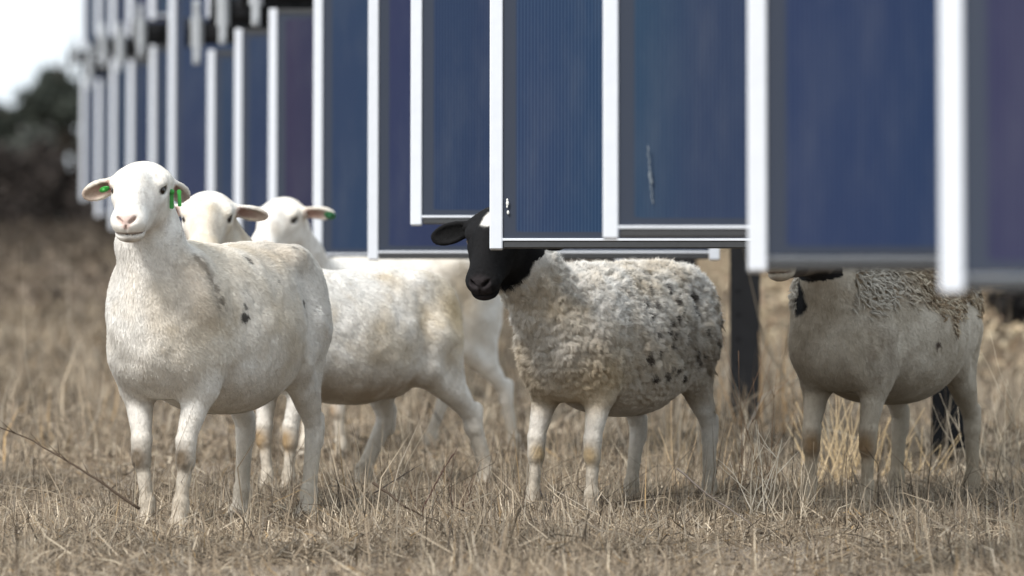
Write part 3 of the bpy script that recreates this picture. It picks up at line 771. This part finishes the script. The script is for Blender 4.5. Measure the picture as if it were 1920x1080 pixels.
SHEEP = [
 dict(name='sheep', label='smooth white sheep standing frontmost on the left, green tags in both ears', px=408, dist=15.35, theta=65, s=1.0, belly=1.10, wide=.955,
      head_px=(262, 356), head_d=14.93, head_yaw=8, head_pitch=18, paint=paint1, hairs=210000, h=.0036,
      ears=((-1.4, -1.15, .50), (-.30, -.50, 1)), tags=((1, .034, 'long'), (-1, .055, 'small')), **F1),
 dict(name='sheep', label='white sheep with untagged ears, its eyes just showing over the front sheep\'s back', px=650, dist=17.0, theta=42, s=.88,
      head_px=(389, 409), head_d=16.65, head_yaw=2, head_pitch=22, paint=paint2, fl=(.30, .055), fr=(.30, .055), hl=(-.52, .12), hr=(-.17, .11),
      hairs=140000, belly=1.05, hw_=1.32, ears=((-.15, -.28), (-.25, -.25)), ear_s=.92, hscale=1.14),
 dict(name='sheep', label='blurred white sheep standing farthest back, dark green tag at its ear tip', px=735, dist=19.3, theta=33, s=.90,
      head_px=(522, 412), head_d=18.9, head_yaw=20, head_pitch=20, paint=paint3, fl=(.26, .06), fr=(.34, .06), hl=(-.46, .12), hr=(-.24, .11),
      hairs=30000, h=.006, ears=((-.10, -.10), (-.30, -.2)), tags=((1, .115, 'big'),), hscale=1.08),
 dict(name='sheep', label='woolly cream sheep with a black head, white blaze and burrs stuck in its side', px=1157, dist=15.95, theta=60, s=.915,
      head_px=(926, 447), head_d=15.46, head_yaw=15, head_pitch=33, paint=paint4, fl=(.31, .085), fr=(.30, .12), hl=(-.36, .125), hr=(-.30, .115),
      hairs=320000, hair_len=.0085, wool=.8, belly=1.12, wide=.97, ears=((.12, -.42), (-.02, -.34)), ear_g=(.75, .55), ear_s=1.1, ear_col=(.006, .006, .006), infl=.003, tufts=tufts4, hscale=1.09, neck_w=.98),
 dict(name='sheep', label='grubby, shade-tinted sheep on the right with ragged peeling fleece, face hidden behind a panel', px=1659, dist=16.3, theta=62, s=.96, wide=1.07,
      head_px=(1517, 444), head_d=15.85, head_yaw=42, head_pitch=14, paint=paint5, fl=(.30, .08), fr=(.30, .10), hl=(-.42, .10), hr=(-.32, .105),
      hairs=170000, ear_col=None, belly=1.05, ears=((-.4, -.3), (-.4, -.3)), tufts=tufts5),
]
for k, kw in enumerate(SHEEP):
    fn = kw['paint']
    make_sheep(**kw)

# ------------------------------------------------------------------ SOLAR PANEL ROWS
MODW = 1.15
def glass_mesh(x0, x1, z0, z1):
    """front sheet as a grid whose red channel holds the distance to the left/bottom rim"""
    xs = np.array(sorted(set([x0, x0+.03, x0+.045, x0+.06, x0+.12]+list(np.linspace(x0+.2, x1-.06, 6))+[x1-.03, x1])))
    zs = np.array(sorted(set([z0, z0+.012, z0+.024, z0+.05]+list(np.linspace(z0+.12, z1-.06, 6))+[z1-.03, z1])))
    X, Z = np.meshgrid(xs, zs, indexing='ij')
    y = np.zeros_like(X)
    V = np.stack([X.ravel(), y.ravel(), Z.ravel()], 1)
    d = np.minimum(np.minimum((X-x0)/.075, (x1-X)/.04), np.minimum((Z-z0)/.035, (z1-Z)/.04))
    c = np.repeat(np.clip(d, 0, 1).ravel()[:, None], 3, 1)
    nx, nz = len(xs), len(zs); i = (np.arange(nx-1)[:, None]*nz+np.arange(nz-1)[None]).ravel()
    F = np.stack([i, i+nz, i+nz+1, i+1], 1)
    # solid thickness
    nV = len(V); Vb = V.copy(); Vb[:, 1] = .007
    Fb = F[:, ::-1]+nV
    return np.concatenate([V, Vb]), np.concatenate([F, Fb]), np.concatenate([c, c])
ROWS = [  # left px, bottom py, top py or None, glass colour, label
 (1788, 528, None, (.026, .029, .095), 'dark purple blue solar panel nearest the camera, cut by the right picture edge'),
 (1422, 492, None, (.022, .040, .125), 'large blurred blue solar panel covering the head of the sheep with peeling fleece'),
 (1146, 434, None, (.026, .056, .128), 'teal blue solar panel with a long pale smear running down its glass'),
 (931, 456, None, (.022, .055, .140), 'sharp blue finely ribbed solar panel overlapping the forehead of the black headed sheep'),
 (781, 412, None, (.024, .034, .105), 'solar panel with a high lower edge, left of the sharp one above the black head'),
 (700, 478, None, (.026, .034, .115), 'solar panel whose low rail runs on behind the black headed sheep'),
 (596, 482, None, (.020, .042, .115), 'solar panel with its white edge standing by the green ear tag of the blurred sheep'),
 (511, 490, 14, (.036, .024, .075), 'purple tinted solar panel rising straight behind the blurred sheep\'s head'),
 (446, 500, 52, (.020, .040, .110), 'solar panel rising between the two sheep heads, directly right of a shorter white edge'),
 (395, 500, 92, (.024, .040, .105), 'solar panel behind the untagged sheep head, its top just under the dark tube'),
 (321, 500, -200, (.024, .034, .100), 'solar panel with a tall unbroken white edge behind the front sheep\'s tagged ear'),
 (285, 480, 84, (.020, .040, .100), 'solar panel directly above the crown of the front sheep\'s head'),
 (244, 430, 112, (.024, .030, .090), 'solar panel with a dull greyish edge over the left side of the front sheep\'s head'),
 (211, 425, 108, (.020, .034, .090), 'third solar panel from the far left end, its foot reaching below the front sheep\'s ear'),
 (184, 402, 148, (.020, .034, .090), 'second solar panel from the far left end of the rows'),
 (156, 372, 125, (.020, .034, .090), 'farthest solar panel at the left end of the rows, in front of the dark trees'),
]
K0 = 15.0*(930+200)
for i, (lp, bp, tp, gc, lab) in enumerate(ROWS):
    d = K0/(lp+200.0)
    zb = wz(bp, d)
    zt = wz(tp, d) if tp is not None and tp > -100 else zb+1.08
    if tp is not None and tp < -100: zt = wz(-60, d)
    x = wx(lp-13/ (d/15.0), d)
    root = empty('solar_panel', (x, d, 0), R(-.8))
    tag(root, lab, 'solar panel', 'rows of solar panels on steel posts')
    TL = R(-4 if i > 1 else -5)
    def part(mbo, name, mat, parent=root, smooth=False, z=None, tilt=True):
        o = mbo.build(name, mat, parent, smooth); return o
    top_extra = 1.05
    for lvl, (z0, z1) in enumerate(((zb, zt), (zt+.17, zt+.17+top_extra))):
        H_ = z1-z0
        fr = MB()
        # left and right rails (with a short foot below the bottom rail), top rail
        fr.box(0, .034, -.004, .040, -.016, H_, .003)
        fr.box(MODW-.034, MODW, -.004, .040, -.016, H_, .003)
        fr.box(.033, MODW-.033, -.0025 if i > 1 else .012, .020, .006, .013, .001)
        o = fr.build('module_frame', M_ALU, root); o.location = (0, 0, z0); o.rotation_euler = (TL, 0, 0)
        V_, F_, C_ = glass_mesh(.0345, MODW-.0345, .0135, H_-.0225)
        g_ = mesh_np('glass', V_, F_, M_GLASS, o, C_, False); g_.location = (0, .004, 0)
        g_.color = (gc[0]*.86, gc[1]*.98, gc[2]*.92, 1)
        rb = MB()
        rb.box(.036, MODW-.036, .0005, .030, -.012, .0055, .002)
        rb.build('bottom_rail', M_RAIL, o)
        rb = MB(); rb.box(.036, MODW-.036, .0, .034, H_-.022, H_-.001, .002); rb.build('top_rail', M_RAIL, o)
        bk = MB(); bk.box(.0345, MODW-.0345, .0125, .0165, .055, H_-.024); bk.build('back_sheet', M_BACK, o)
    # torque tube with end cap, bearing, clamps
    tz = zt+.085; ty = .15
    tb = MB(); tb.tube([(-.10, ty, tz), (2.6, ty, tz)], .062, 8); t_ = tb.build('torque_tube', M_DARK, root)
    bb = MB(); bb.tube([(-.115, ty, tz), (-.10, ty, tz)], .078, 12); bb.build('end_cap', M_DARK, root); bb = MB(); bb.tube([(.20, ty, tz), (.26, ty, tz)], .09, 12); bb.build('bearing', M_DARK, root, False)
    for cx in (-.055, .55, 1.10):
        cl = MB()
        cl.box(cx-.018, cx+.018, ty-.105, ty-.07, tz-.16, tz+.16, .004)
        cl.box(cx-.03, cx+.03, ty-.07, ty-.06, tz-.075, tz+.075, .003)
        cl.tube([(cx, ty-.12, tz-.13), (cx, ty-.06, tz-.13)], .012, 8)
        cl.tube([(cx, ty-.12, tz+.13), (cx, ty-.06, tz+.13)], .012, 8)
        cl.build('clamp', M_GALV, root)
    off = {5: 1.92, 6: 1.60}.get(i, 2.35 if i < 5 else 1.72)
    pm = MB(); hw = .066 if i == 5 else .055
    pm.box(off-hw, off+hw, ty-.055, ty-.047, -.25, tz-.03, .001)
    pm.box(off-hw, off+hw, ty+.047, ty+.055, -.25, tz-.03, .001)
    pm.box(off-.004, off+.004, ty-.0465, ty+.0465, -.25, tz-.03)
    for q in range(4):
        pm.tube([(off-.03, ty-.062, .28+q*.09), (off-.03, ty-.046, .28+q*.09)], .006, 6)
    pm.build('post', M_DARK, root)
    if i in (2, 3):
        dm = MB()
        if i == 3:
            for (dx, dz, r_) in ((.046, .112, .0034), (.0465, .104, .0052), (.0455, .095, .0030), (.048, .080, .0042)):
                dm.ball((dx, .0035, zb+dz), (r_*.8, .002, r_*1.3), 8, 6)
        else:
            prev = None
            for q in range(26):
                t = q/25; dm.ball((.098+.010*t+.0012*math.sin(q*1.3), .0035, zb+.185-.12*t), (.0011+.0022*(abs(t-.55) < .10)+.0006*math.sin(q*2.1), .0006, .0045), 7, 5)
        o = dm.build('bird_dropping', (M_DROP if i == 3 else M_SMEAR), root, True)

# ------------------------------------------------------------------ GROUND
def ground_z(x, y): return 0.0
gm, nt, b = new_mat('dry_soil')
tc = N(nt, 'ShaderNodeTexCoord'); n1 = N(nt, 'ShaderNodeTexNoise'); n1.inputs['Scale'].default_value = 6; n1.inputs['Detail'].default_value = 8
n2 = N(nt, 'ShaderNodeTexNoise'); n2.inputs['Scale'].default_value = .25; n2.inputs['Detail'].default_value = 4
nt.links.new(tc.outputs['Object'], n1.inputs['Vector']); nt.links.new(tc.outputs['Object'], n2.inputs['Vector'])
rp = N(nt, 'ShaderNodeValToRGB'); rp.color_ramp.elements[0].position = .35; rp.color_ramp.elements[0].color = (.12, .095, .07, 1)
rp.color_ramp.elements[1].position = .7; rp.color_ramp.elements[1].color = (.26, .205, .145, 1)
mx = N(nt, 'ShaderNodeMix', data_type='RGBA', blend_type='MULTIPLY'); mx.inputs['Factor'].default_value = .5
rp2 = N(nt, 'ShaderNodeValToRGB'); rp2.color_ramp.elements[0].position = .4; rp2.color_ramp.elements[0].color = (.6, .55, .5, 1); rp2.color_ramp.elements[1].position = .6
nt.links.new(n1.outputs['Fac'], rp.inputs[0]); nt.links.new(n2.outputs['Fac'], rp2.inputs[0])
nt.links.new(rp.outputs['Color'], mx.inputs['A']); nt.links.new(rp2.outputs['Color'], mx.inputs['B']); nt.links.new(mx.outputs['Result'], b.inputs['Base Color'])
b.inputs['Roughness'].default_value = .95
g = MB(); g.v = [(-400, -60, 0), (400, -60, 0), (400, 900, 0), (-400, 900, 0)]; g.f4 = [[0, 1, 2, 3]]
tag(g.build('ground', gm), kind='structure')

# ------------------------------------------------------------------ GRASS (stuff)
PAL = np.array([(.36, .31, .245), (.26, .22, .17), (.45, .40, .325), (.18, .150, .118), (.33, .305, .265), (.58, .53, .44), (.07, .058, .048), (.38, .28, .16)])
PW = np.array([.19, .2, .11, .14, .16, .06, .12, .02])
def blades(d0, d1, n, mx, hgt, wid, flat=.45, tone=1.0):
    d = np.sqrt(rng.uniform(d0*d0, d1*d1, n)); hw = (960/FPX)*d+mx
    x = rng.uniform(-1, 1, n)*hw; P = np.stack([x, d, np.zeros(n)], 1)
    den = fbm(P, 1.6, 3)+.5*(vnoise(P, 7, 9)-.5)                     # clumps
    keep = rng.random(n) < sstep(.32, .62, den)*.9+.16
    P = P[keep]; d = d[keep]; den = den[keep]; n = len(P)
    isflat = rng.random(n) < flat
    lean = np.where(isflat, rng.uniform(.95, 1.5, n), np.abs(rng.normal(0, .42, n)))
    az = rng.uniform(0, 2*np.pi, n)
    L = hgt*rng.gamma(4, .25, n)*(.35+1.3*np.clip(den, 0, 1))*np.where(isflat, 1.1, 1)
    wv = wid*rng.uniform(.5, 1.5, n)
    dir1 = np.stack([np.sin(lean)*np.cos(az), np.sin(lean)*np.sin(az), np.cos(lean)], 1)
    l2 = lean+rng.normal(.25, .45, n); az2 = az+rng.normal(0, .5, n)
    dir2 = np.stack([np.sin(l2)*np.cos(az2), np.sin(l2)*np.sin(az2), np.cos(l2)], 1)
    P[:, 2] = np.where(isflat, rng.uniform(0, .05, n)*hgt/.07, -.004)
    M = P+dir1*(L*.5)[:, None]; T = M+dir2*(L*.5)[:, None]
    M[:, 2] = np.maximum(M[:, 2], .003); T[:, 2] = np.maximum(T[:, 2], .003)
    sa = rng.uniform(-.9, .9, n); sv = np.stack([np.cos(sa), np.sin(sa)*.8, rng.normal(0, .25, n)], 1)*wv[:, None]*.5
    # width must not be parallel to the blade
    par = np.abs((sv*dir1).sum(1))/(np.linalg.norm(sv, axis=1)); vv = np.cross(dir1, np.array((0, 1., .2))); vv /= np.linalg.norm(vv, axis=1)[:, None]+1e-6
    sv = np.where((par > .6)[:, None], vv*wv[:, None]*.5, sv)
    V = np.stack([P-sv, P+sv, M-sv*.85, M+sv*.85, T], 1)
    c = PAL[rng.choice(len(PAL), n, p=PW)]*rng.uniform(.7, 1.25, n)[:, None]*np.array((1.07, 1.01, .93))
    c = c*(.62+.66*vnoise(P, 2.2, 17))[:, None]*(1-.45*sstep(40, 80, d))[:, None]*np.array((1, .97, .93))**(1-tone)*tone
    return V.reshape(-1, 3), np.repeat(c, 5, 0), n
sets = [blades(11.3, 18.5, 470000, 1.5, .045, .0030, .60), blades(12.6, 18, 9000, .9, .12, .0026, .15), blades(18.5, 30, 210000, 2.2, .06, .006, .45, .92), blades(18, 30, 9000, 1.2, .2, .005, .1),
        blades(30, 60, 140000, 4, .10, .016, .3, .72), blades(60, 120, 60000, 5, .14, .05, .2, .5)]
V = np.concatenate([s_[0] for s_ in sets]); C = np.concatenate([s_[1] for s_ in sets]); n = sum(s_[2] for s_ in sets)
bi = np.arange(n)*5
tag(mesh_np('dry_grass', V, [np.stack([bi, bi+1, bi+3, bi+2], 1), np.stack([bi+2, bi+3, bi+4], 1)], M_GRASS, None, np.clip(C, 0, .9), True),
    'short dry straw coloured stubble and litter covering the field', 'grass', kind='stuff')

# ------------------------------------------------------------------ WEEDS AND TWIGS
def colmb(mb, c, jit=.2):
    n = len(mb.v); cc = np.tile(np.array(c), (n, 1))*(1+(vnoise(np.array(mb.v), 40, 3)[:, None]-.5)*2*jit); return np.clip(cc, 0, .9)
def branchy(mb, p, dirv, L, r, depth, rnd, side=.6, nb=3):
    pts = [Vector(p)]; dv = Vector(dirv).normalized(); seg = 5
    for k in range(seg):
        dv = (dv+Vector((rnd.uniform(-1, 1), rnd.uniform(-1, 1), rnd.uniform(-.6, .8)))*.12).normalized()
        pts.append(pts[-1]+dv*L/seg)
    mb.tube(pts, [r*(1-.75*j/seg) for j in range(seg+1)], 5)
    if depth > 0:
        for k in range(nb):
            j = rnd.randint(1, seg-1); sd = Vector((rnd.uniform(-1, 1), rnd.uniform(-1, 1), rnd.uniform(-.2, .9))).normalized()
            branchy(mb, pts[j], (dv*(1-side)+sd*side), L*rnd.uniform(.3, .6), r*.6, depth-1, rnd, side, nb)
def weed(px, d, nst, spread, h, r, col, label, seed, depth=1, side=.5, lean=.35, name='dry_weed', group='dry weeds and twigs standing in the grass', nb=2):
    rnd = random.Random(seed); mb = MB()
    for k in range(nst):
        a = rnd.uniform(0, 2*math.pi); q = spread*rnd.random()
        dv = (rnd.uniform(-lean, lean), rnd.uniform(-lean, lean), 1)
        branchy(mb, (math.cos(a)*q, math.sin(a)*q, -.005), dv, h*rnd.uniform(.55, 1.1), r, depth, rnd, side, nb)
    o = mesh_np(name, np.array(mb.v), [np.array(mb.f4), np.array(mb.f3)], M_TWIG, None, colmb(mb, col))
    o.location = (wx(px, d), d, 0); tag(o, label, 'weed', group); return o
weed(1030, 15.3, 16, .05, .15, .0017, (.035, .03, .03), 'tuft of thin blackened stems between the black headed sheep\'s front legs', 3, 0, lean=.45)
weed(1425, 15.5, 7, .05, .27, .0022, (.62, .56, .46), 'pale bleached branching weed just left of the shaded sheep\'s legs', 5, 1, .55, .45)
weed(1385, 16.4, 4, .03, .42, .0016, (.28, .17, .10), 'tall thin reddish stems in front of the dark steel post', 6, 1, .35, .3)
weed(1450, 16.2, 3, .03, .50, .0016, (.24, .15, .09), 'tall reddish stems beside the chest of the shaded sheep', 16, 1, .35, .35)
weed(1590, 17.4, 46, .16, .30, .0026, (.55, .42, .25), 'golden straw clump standing behind the shaded sheep\'s front legs', 7, 0, lean=.55, name='grass_clump')
weed(1700, 17.6, 22, .16, .20, .0026, (.50, .38, .22), 'golden straw clump behind the shaded sheep\'s belly', 8, 0, lean=.8, name='grass_clump')
weed(1265, 17.8, 26, .15, .28, .0024, (.40, .31, .20), 'brown straw clump behind the black headed sheep\'s hind leg', 9, 0, lean=.4, name='grass_clump')
weed(1890, 17.0, 20, .15, .36, .0022, (.50, .43, .33), 'pale straw stalks at the right picture edge behind the shaded sheep', 10, 1, .35, .5, name='grass_clump')
weed(1905, 15.2, 9, .08, .14, .0016, (.08, .07, .06), 'dark wiry stems low at the right picture edge', 11, 1, .5, .5)
weed(1480, 20.5, 26, .28, .42, .0034, (.42, .28, .15), 'rusty brown straw clump behind the dark steel post', 12, 0, lean=.3, name='grass_clump')
weed(640, 15.6, 8, .06, .13, .0017, (.05, .042, .036), 'dark stubble stems below the middle sheep\'s forward hind leg', 13, 1, .5, .5)
weed(965, 15.9, 6, .06, .13, .0016, (.06, .05, .045), 'dark wiry stems left of the black headed sheep\'s front hoof', 14, 0, .5, .4)
weed(1250, 15.0, 9, .04, .12, .0018, (.07, .058, .05), 'dark curved twigs in front of the black headed sheep\'s hind legs', 15, 1, .5, 1.0)
weed(760, 17.6, 5, .05, .24, .0022, (.50, .43, .33), 'pale bent stalk between the hind legs of the middle sheep', 17, 1, .4, .5)
weed(1080, 17.8, 14, .2, .24, .0022, (.46, .36, .24), 'straw stalks showing between the black headed sheep\'s front legs', 19, 0, lean=.5, name='grass_clump')
weed(560, 15.9, 10, .12, .12, .0018, (.07, .05, .04), 'dark curled stems by the front sheep\'s near hind hoof', 31, 1, .6, .9)
weed(860, 15.6, 12, .10, .15, .0016, (.10, .06, .045), 'reddish brown brittle stems below the middle sheep\'s stretched hind leg', 32, 1, .5, .7)
weed(1140, 14.6, 9, .15, .10, .0018, (.16, .13, .10), 'grey brown brittle stems in front of the black headed sheep\'s front hooves', 33, 1, .6, 1.0)
weed(150, 15.3, 9, .12, .12, .0018, (.12, .09, .065), 'brown brittle stems left of the front sheep\'s hooves above the long branch', 34, 1, .5, .8)
weed(1330, 16.6, 16, .14, .34, .0022, (.44, .33, .21), 'tall straw stalks between the black headed sheep and the dark post', 35, 0, lean=.4, name='grass_clump')
weed(1560, 16.9, 22, .12, .36, .0022, (.56, .44, .28), 'tall golden stalks between the front legs of the shaded sheep', 36, 0, lean=.4, name='grass_clump')
weed(1500, 15.3, 8, .10, .20, .0018, (.50, .43, .33), 'pale forked stalks right of the bleached weed', 37, 1, .5, .7)
def twig(name, P, rad, col, label, seed, nbr=7, bl=.05):
    rnd = random.Random(seed); mb = MB(); pts = []
    for j, (px, py, d) in enumerate(P): pts.append(Vector((wx(px, d), d, wz(py, d))))
    fine = []
    for a, b_ in zip(pts[:-1], pts[1:]):
        for k in range(4): fine.append(a.lerp(b_, k/4)+Vector((rnd.uniform(-1, 1), rnd.uniform(-1, 1), rnd.uniform(-1, 1)))*.0015)
    fine.append(pts[-1]); base = fine[0].copy(); base.z = 0
    fine = [f-base for f in fine]; m = len(fine)
    mb.tube(fine, [rad*(1-.7*j/(m-1)) for j in range(m)], 6)
    for k in range(nbr):
        j = rnd.randint(2, m-2); dv = (fine[j]-fine[j-1]).normalized()
        dv = (dv+Vector((rnd.uniform(-.6, .6), rnd.uniform(-.5, .5), rnd.uniform(-.2, .9)))).normalized()
        branchy(mb, fine[j], dv, bl*rnd.uniform(.5, 1.2), rad*.4, 0, rnd)
    o = mesh_np(name, np.array(mb.v), [np.array(mb.f4), np.array(mb.f3)], M_TWIG, None, colmb(mb, col)); o.location = base
    tag(o, label, 'twig', 'dead twigs lying in the grass'); return o
twig('twig', [(262, 955, 14.3), (200, 912, 14.32), (130, 866, 14.35), (60, 826, 14.4), (-60, 778, 14.45)], .0042, (.07, .05, .035), 'long dead branch slanting down from the left picture edge', 1, 10, .05)
twig('twig', [(790, 960, 15.4), (815, 910, 15.4), (835, 875, 15.4), (858, 838, 15.4)], .0024, (.09, .05, .04), 'thin reddish twig sticking up beyond the middle sheep\'s forward hind leg', 2, 8, .035)
twig('twig', [(700, 925, 15.2), (750, 895, 15.2), (792, 870, 15.2)], .002, (.05, .04, .035), 'short dark twig left of the reddish upright twig', 3, 4, .03)
twig('twig', [(700, 905, 15.0), (760, 950, 14.9), (830, 990, 14.9)], .0045, (.07, .05, .035), 'thick brown stick lying in the grass in front of the middle sheep', 4, 3, .04)
twig('twig', [(1270, 880, 15.1), (1330, 930, 15.0), (1400, 975, 14.8), (1440, 1010, 14.7)], .003, (.12, .10, .085), 'grey curved twig in front of the black headed sheep\'s near hind hoof', 5, 5, .05)

# ------------------------------------------------------------------ FAR VEGETATION
def leaf_cloud(n, centres, radii, size, cols, seed):
    r = np.random.default_rng(seed); k = r.integers(0, len(centres), n)
    c = np.array(centres)[k]; rad = np.array(radii)[k]
    v = r.normal(0, 1, (n, 3)); v /= np.linalg.norm(v, axis=1)[:, None]; p = c+v*rad*(r.random(n)**.45)[:, None]
    p[:, 2] = np.maximum(p[:, 2], .02)
    a = r.normal(0, 1, (n, 3)); a /= np.linalg.norm(a, axis=1)[:, None]; b_ = np.cross(a, r.normal(0, 1, (n, 3))); b_ /= np.linalg.norm(b_, axis=1)[:, None]
    sz = (size*r.uniform(.6, 1.4, n))[:, None]
    V = np.stack([p-a*sz, p+b_*sz*.5, p+a*sz, p-b_*sz*.5], 1).reshape(-1, 3)
    i = np.arange(n)*4; F = np.stack([i, i+1, i+2, i+3], 1)
    cc = np.array(cols)[r.integers(0, len(cols), n)]*r.uniform(.7, 1.3, n)[:, None]
    return V, F, np.repeat(cc, 4, 0)
GREEN = [(.045, .052, .043), (.058, .066, .054), (.034, .040, .034)]
def tree(px, d, toppy, wpx, label, seed, cols=GREEN, dens=1.0):
    r = np.random.default_rng(seed); h = wz(toppy, d); w = wpx/FPX*d*.5
    root = empty('tree', (wx(px, d), d, 0)); tag(root, label, 'tree', 'dark trees beyond the field')
    mb = MB(); rnd = random.Random(seed)
    mb.tube([(0, 0, -.2), (.05, 0, h*.3), (-.03, .05, h*.6), (.05, 0, h*.85)], [h*.035, h*.028, h*.018, h*.008], 8)
    cen = []; rad = []
    for k in range(13):
        a = r.uniform(0, 6.28); q = r.uniform(.1, .72)*w; z = h*r.uniform(.35, .84); cen.append((math.cos(a)*q, math.sin(a)*q, z)); rr = w*r.uniform(.25, .48); rad.append((rr, rr, rr*.75))
        mb.tube([(0, 0, z*.6), (math.cos(a)*q*.5, math.sin(a)*q*.5, z*.85), cen[-1]], [h*.012, h*.008, h*.003], 5)
    mb.build('trunk', M_BARK, root)
    V, F, C = leaf_cloud(int(5200*dens), cen, rad, h*.022, cols, seed); mesh_np('crown', V, F, M_LEAF, root, C, False)
tree(112, 150, 52, 190, 'tall dark round crowned tree just left of the farthest panel', 1)
tree(5, 160, 150, 150, 'low dark tree at the far left picture edge', 2)
tree(62, 170, 150, 120, 'dark tree between the edge tree and the tall round one', 3)
for q_, (px_, lab_) in enumerate(((420, 'dark tree beyond the field hidden behind the panels on the left'), (700, 'dark tree beyond the field hidden behind the middle panels'), (1000, 'dark tree beyond the field hidden behind the ribbed panel'), (1350, 'dark tree beyond the field hidden behind the dark post'), (1700, 'dark tree beyond the field hidden behind the nearest panels'))):
    tree(px_, 158+4*q_, 120-12*(q_ % 3), 230, lab_, 70+q_, dens=.6)
tree(230, 155, 100, 160, 'dark tree hidden mostly behind the panel ends', 4)
def bush(px, d, toppy, wpx, label, seed, cols, n=3500):
    r = np.random.default_rng(seed); h = wz(toppy, d); w = wpx/FPX*d*.5
    root = empty('shrub', (wx(px, d), d, 0)); tag(root, label, 'shrub', 'shrubs along the far edge of the field')
    cen = []; rad = []; mb = MB()
    for k in range(10):
        a = r.uniform(0, 6.28); q = r.uniform(0, .7)*w; z = h*r.uniform(.2, .72); cen.append((math.cos(a)*q, math.sin(a)*q, z)); rad.append((w*.42, w*.42, h*.30))
        mb.tube([(math.cos(a)*q*.2, math.sin(a)*q*.2, -.05), cen[-1]], [.04, .015], 5)
    mb.build('stem', M_BARK, root)
    V, F, C = leaf_cloud(n, cen, rad, h*.05, cols, seed); mesh_np('foliage', V, F, M_LEAF, root, C, False)
GREY = [(.11, .118, .105), (.085, .092, .08), (.13, .13, .12)]
BRN = [(.050, .043, .039), (.064, .053, .047), (.036, .031, .029)]
for q, (px, lab) in enumerate(((-10, 'grey green shrub at the left picture edge below the low tree'), (45, 'grey green shrub second from the left picture edge'), (100, 'grey green shrub below the tall round tree'), (165, 'grey green shrub behind the farthest panel foot'))):
    bush(px, 118, 236+6*(q % 2), 85, lab, 20+q, GREY)
for q, (px, lab) in enumerate(((-25, 'dark brown shrub at the left picture edge in front of the grey ones'), (30, 'dark brown shrub second from the left edge'), (85, 'dark brown shrub third from the left edge'), (140, 'dark brown shrub under the farthest panel'), (200, 'dark brown shrub behind the front sheep\'s ear'))):
    bush(px, 95, 262+5*(q % 2), 90, lab, 40+q, BRN, 4200)
bush(1925, 34, 500, 190, 'black shaded bush at the right picture edge above the sloping straw', 61, [(.012, .012, .013), (.018, .016, .016)], 4500)
# low rust brown scrub between the shrubs and the stubble
ncl = 420; r_ = np.random.default_rng(5)
yy = r_.uniform(42, 92, ncl); cen = np.stack([r_.uniform(-1, .7, ncl)*yy*.24, yy, r_.uniform(.02, .10, ncl)+np.maximum(yy-60, 0)*.012], 1)
V, F, C = leaf_cloud(60000, cen, np.tile((1.1, .9, .22), (ncl, 1)), .06, [(.165, .132, .10), (.21, .17, .13), (.11, .088, .07)], 9)
yl = np.repeat(V.reshape(-1, 4, 3).mean(1)[:, 1], 4)                    # the dead brush turns darker and denser towards the shrubs
C = C*(1-.62*sstep(50, 80, yl))[:, None]
tag(mesh_np('scrub', V, F, M_LEAF, None, C, False), 'low rust brown scrub band at the far side of the stubble', 'scrub', kind='stuff')
ncl = 120
cen = np.stack([r_.uniform(1.5, 6.5, ncl), r_.uniform(26, 60, ncl), r_.uniform(.05, .30, ncl)], 1)
V, F, C = leaf_cloud(40000, cen, np.tile((.5, .6, .22), (ncl, 1)), .03, [(.34, .27, .18), (.28, .22, .15), (.22, .16, .11), (.4, .34, .24)], 10)
tag(mesh_np('tall_dry_grass', V, F, M_LEAF, None, C, False), 'mass of taller dry grass under the panels on the right', 'grass', kind='stuff')

# ------------------------------------------------------------------ SKY, SUN, CAMERA
SUN_EL, SUN_AZ = 48, -38          # azimuth measured from behind the camera towards the left
w = bpy.data.worlds.new('World'); scene.world = w; w.use_nodes = True
nt = w.node_tree; bg = nt.nodes['Background']
sky = nt.nodes.new('ShaderNodeTexSky'); sky.sky_type = 'NISHITA'; sky.sun_disc = False
sun_dir = Vector((math.sin(R(SUN_AZ))*math.cos(R(SUN_EL)), -math.cos(R(SUN_AZ))*math.cos(R(SUN_EL)), math.sin(R(SUN_EL))))
sky.sun_elevation = R(SUN_EL); sky.sun_rotation = math.atan2(sun_dir.x, sun_dir.y)
sky.air_density = 1.0; sky.dust_density = 6.0; sky.ozone_density = 1.0
# thin overcast: pull the blue sky towards an even grey white
mixn = nt.nodes.new('ShaderNodeMix'); mixn.data_type = 'RGBA'; mixn.inputs['Factor'].default_value = .72; mixn.inputs['B'].default_value = (9.3, 10.2, 10.9, 1)
nt.links.new(sky.outputs[0], mixn.inputs['A']); nt.links.new(mixn.outputs['Result'], bg.inputs['Color'])
bg.inputs['Strength'].default_value = .074
sl = bpy.data.lights.new('sun', 'SUN'); sl.energy = 1.9; sl.angle = R(12); sl.color = (1, .965, .92)
so = link(bpy.data.objects.new('sun', sl)); so.rotation_euler = (-sun_dir).to_track_quat('-Z', 'Y').to_euler(); so.location = (0, 0, 30)
cd = bpy.data.cameras.new('camera'); cam = link(bpy.data.objects.new('camera', cd)); scene.camera = cam
cd.sensor_width = 36; cd.lens = 36*FPX/1920; cd.clip_start = .5; cd.clip_end = 2000
cam.location = (0, 0, CAM_H); cam.rotation_euler = (R(90)-math.atan((540-HOR)/FPX), 0, 0)
cd.dof.use_dof = True; cd.dof.focus_distance = 15.15; cd.dof.aperture_fstop = 3.9; cd.dof.aperture_blades = 0
scene.view_settings.view_transform = 'Standard'; scene.view_settings.look = 'None'; scene.view_settings.gamma = 1
scene.view_settings.exposure = 1.05
scene.cycles.max_bounces = 6; scene.cycles.diffuse_bounces = 3; scene.cycles.use_denoising = True
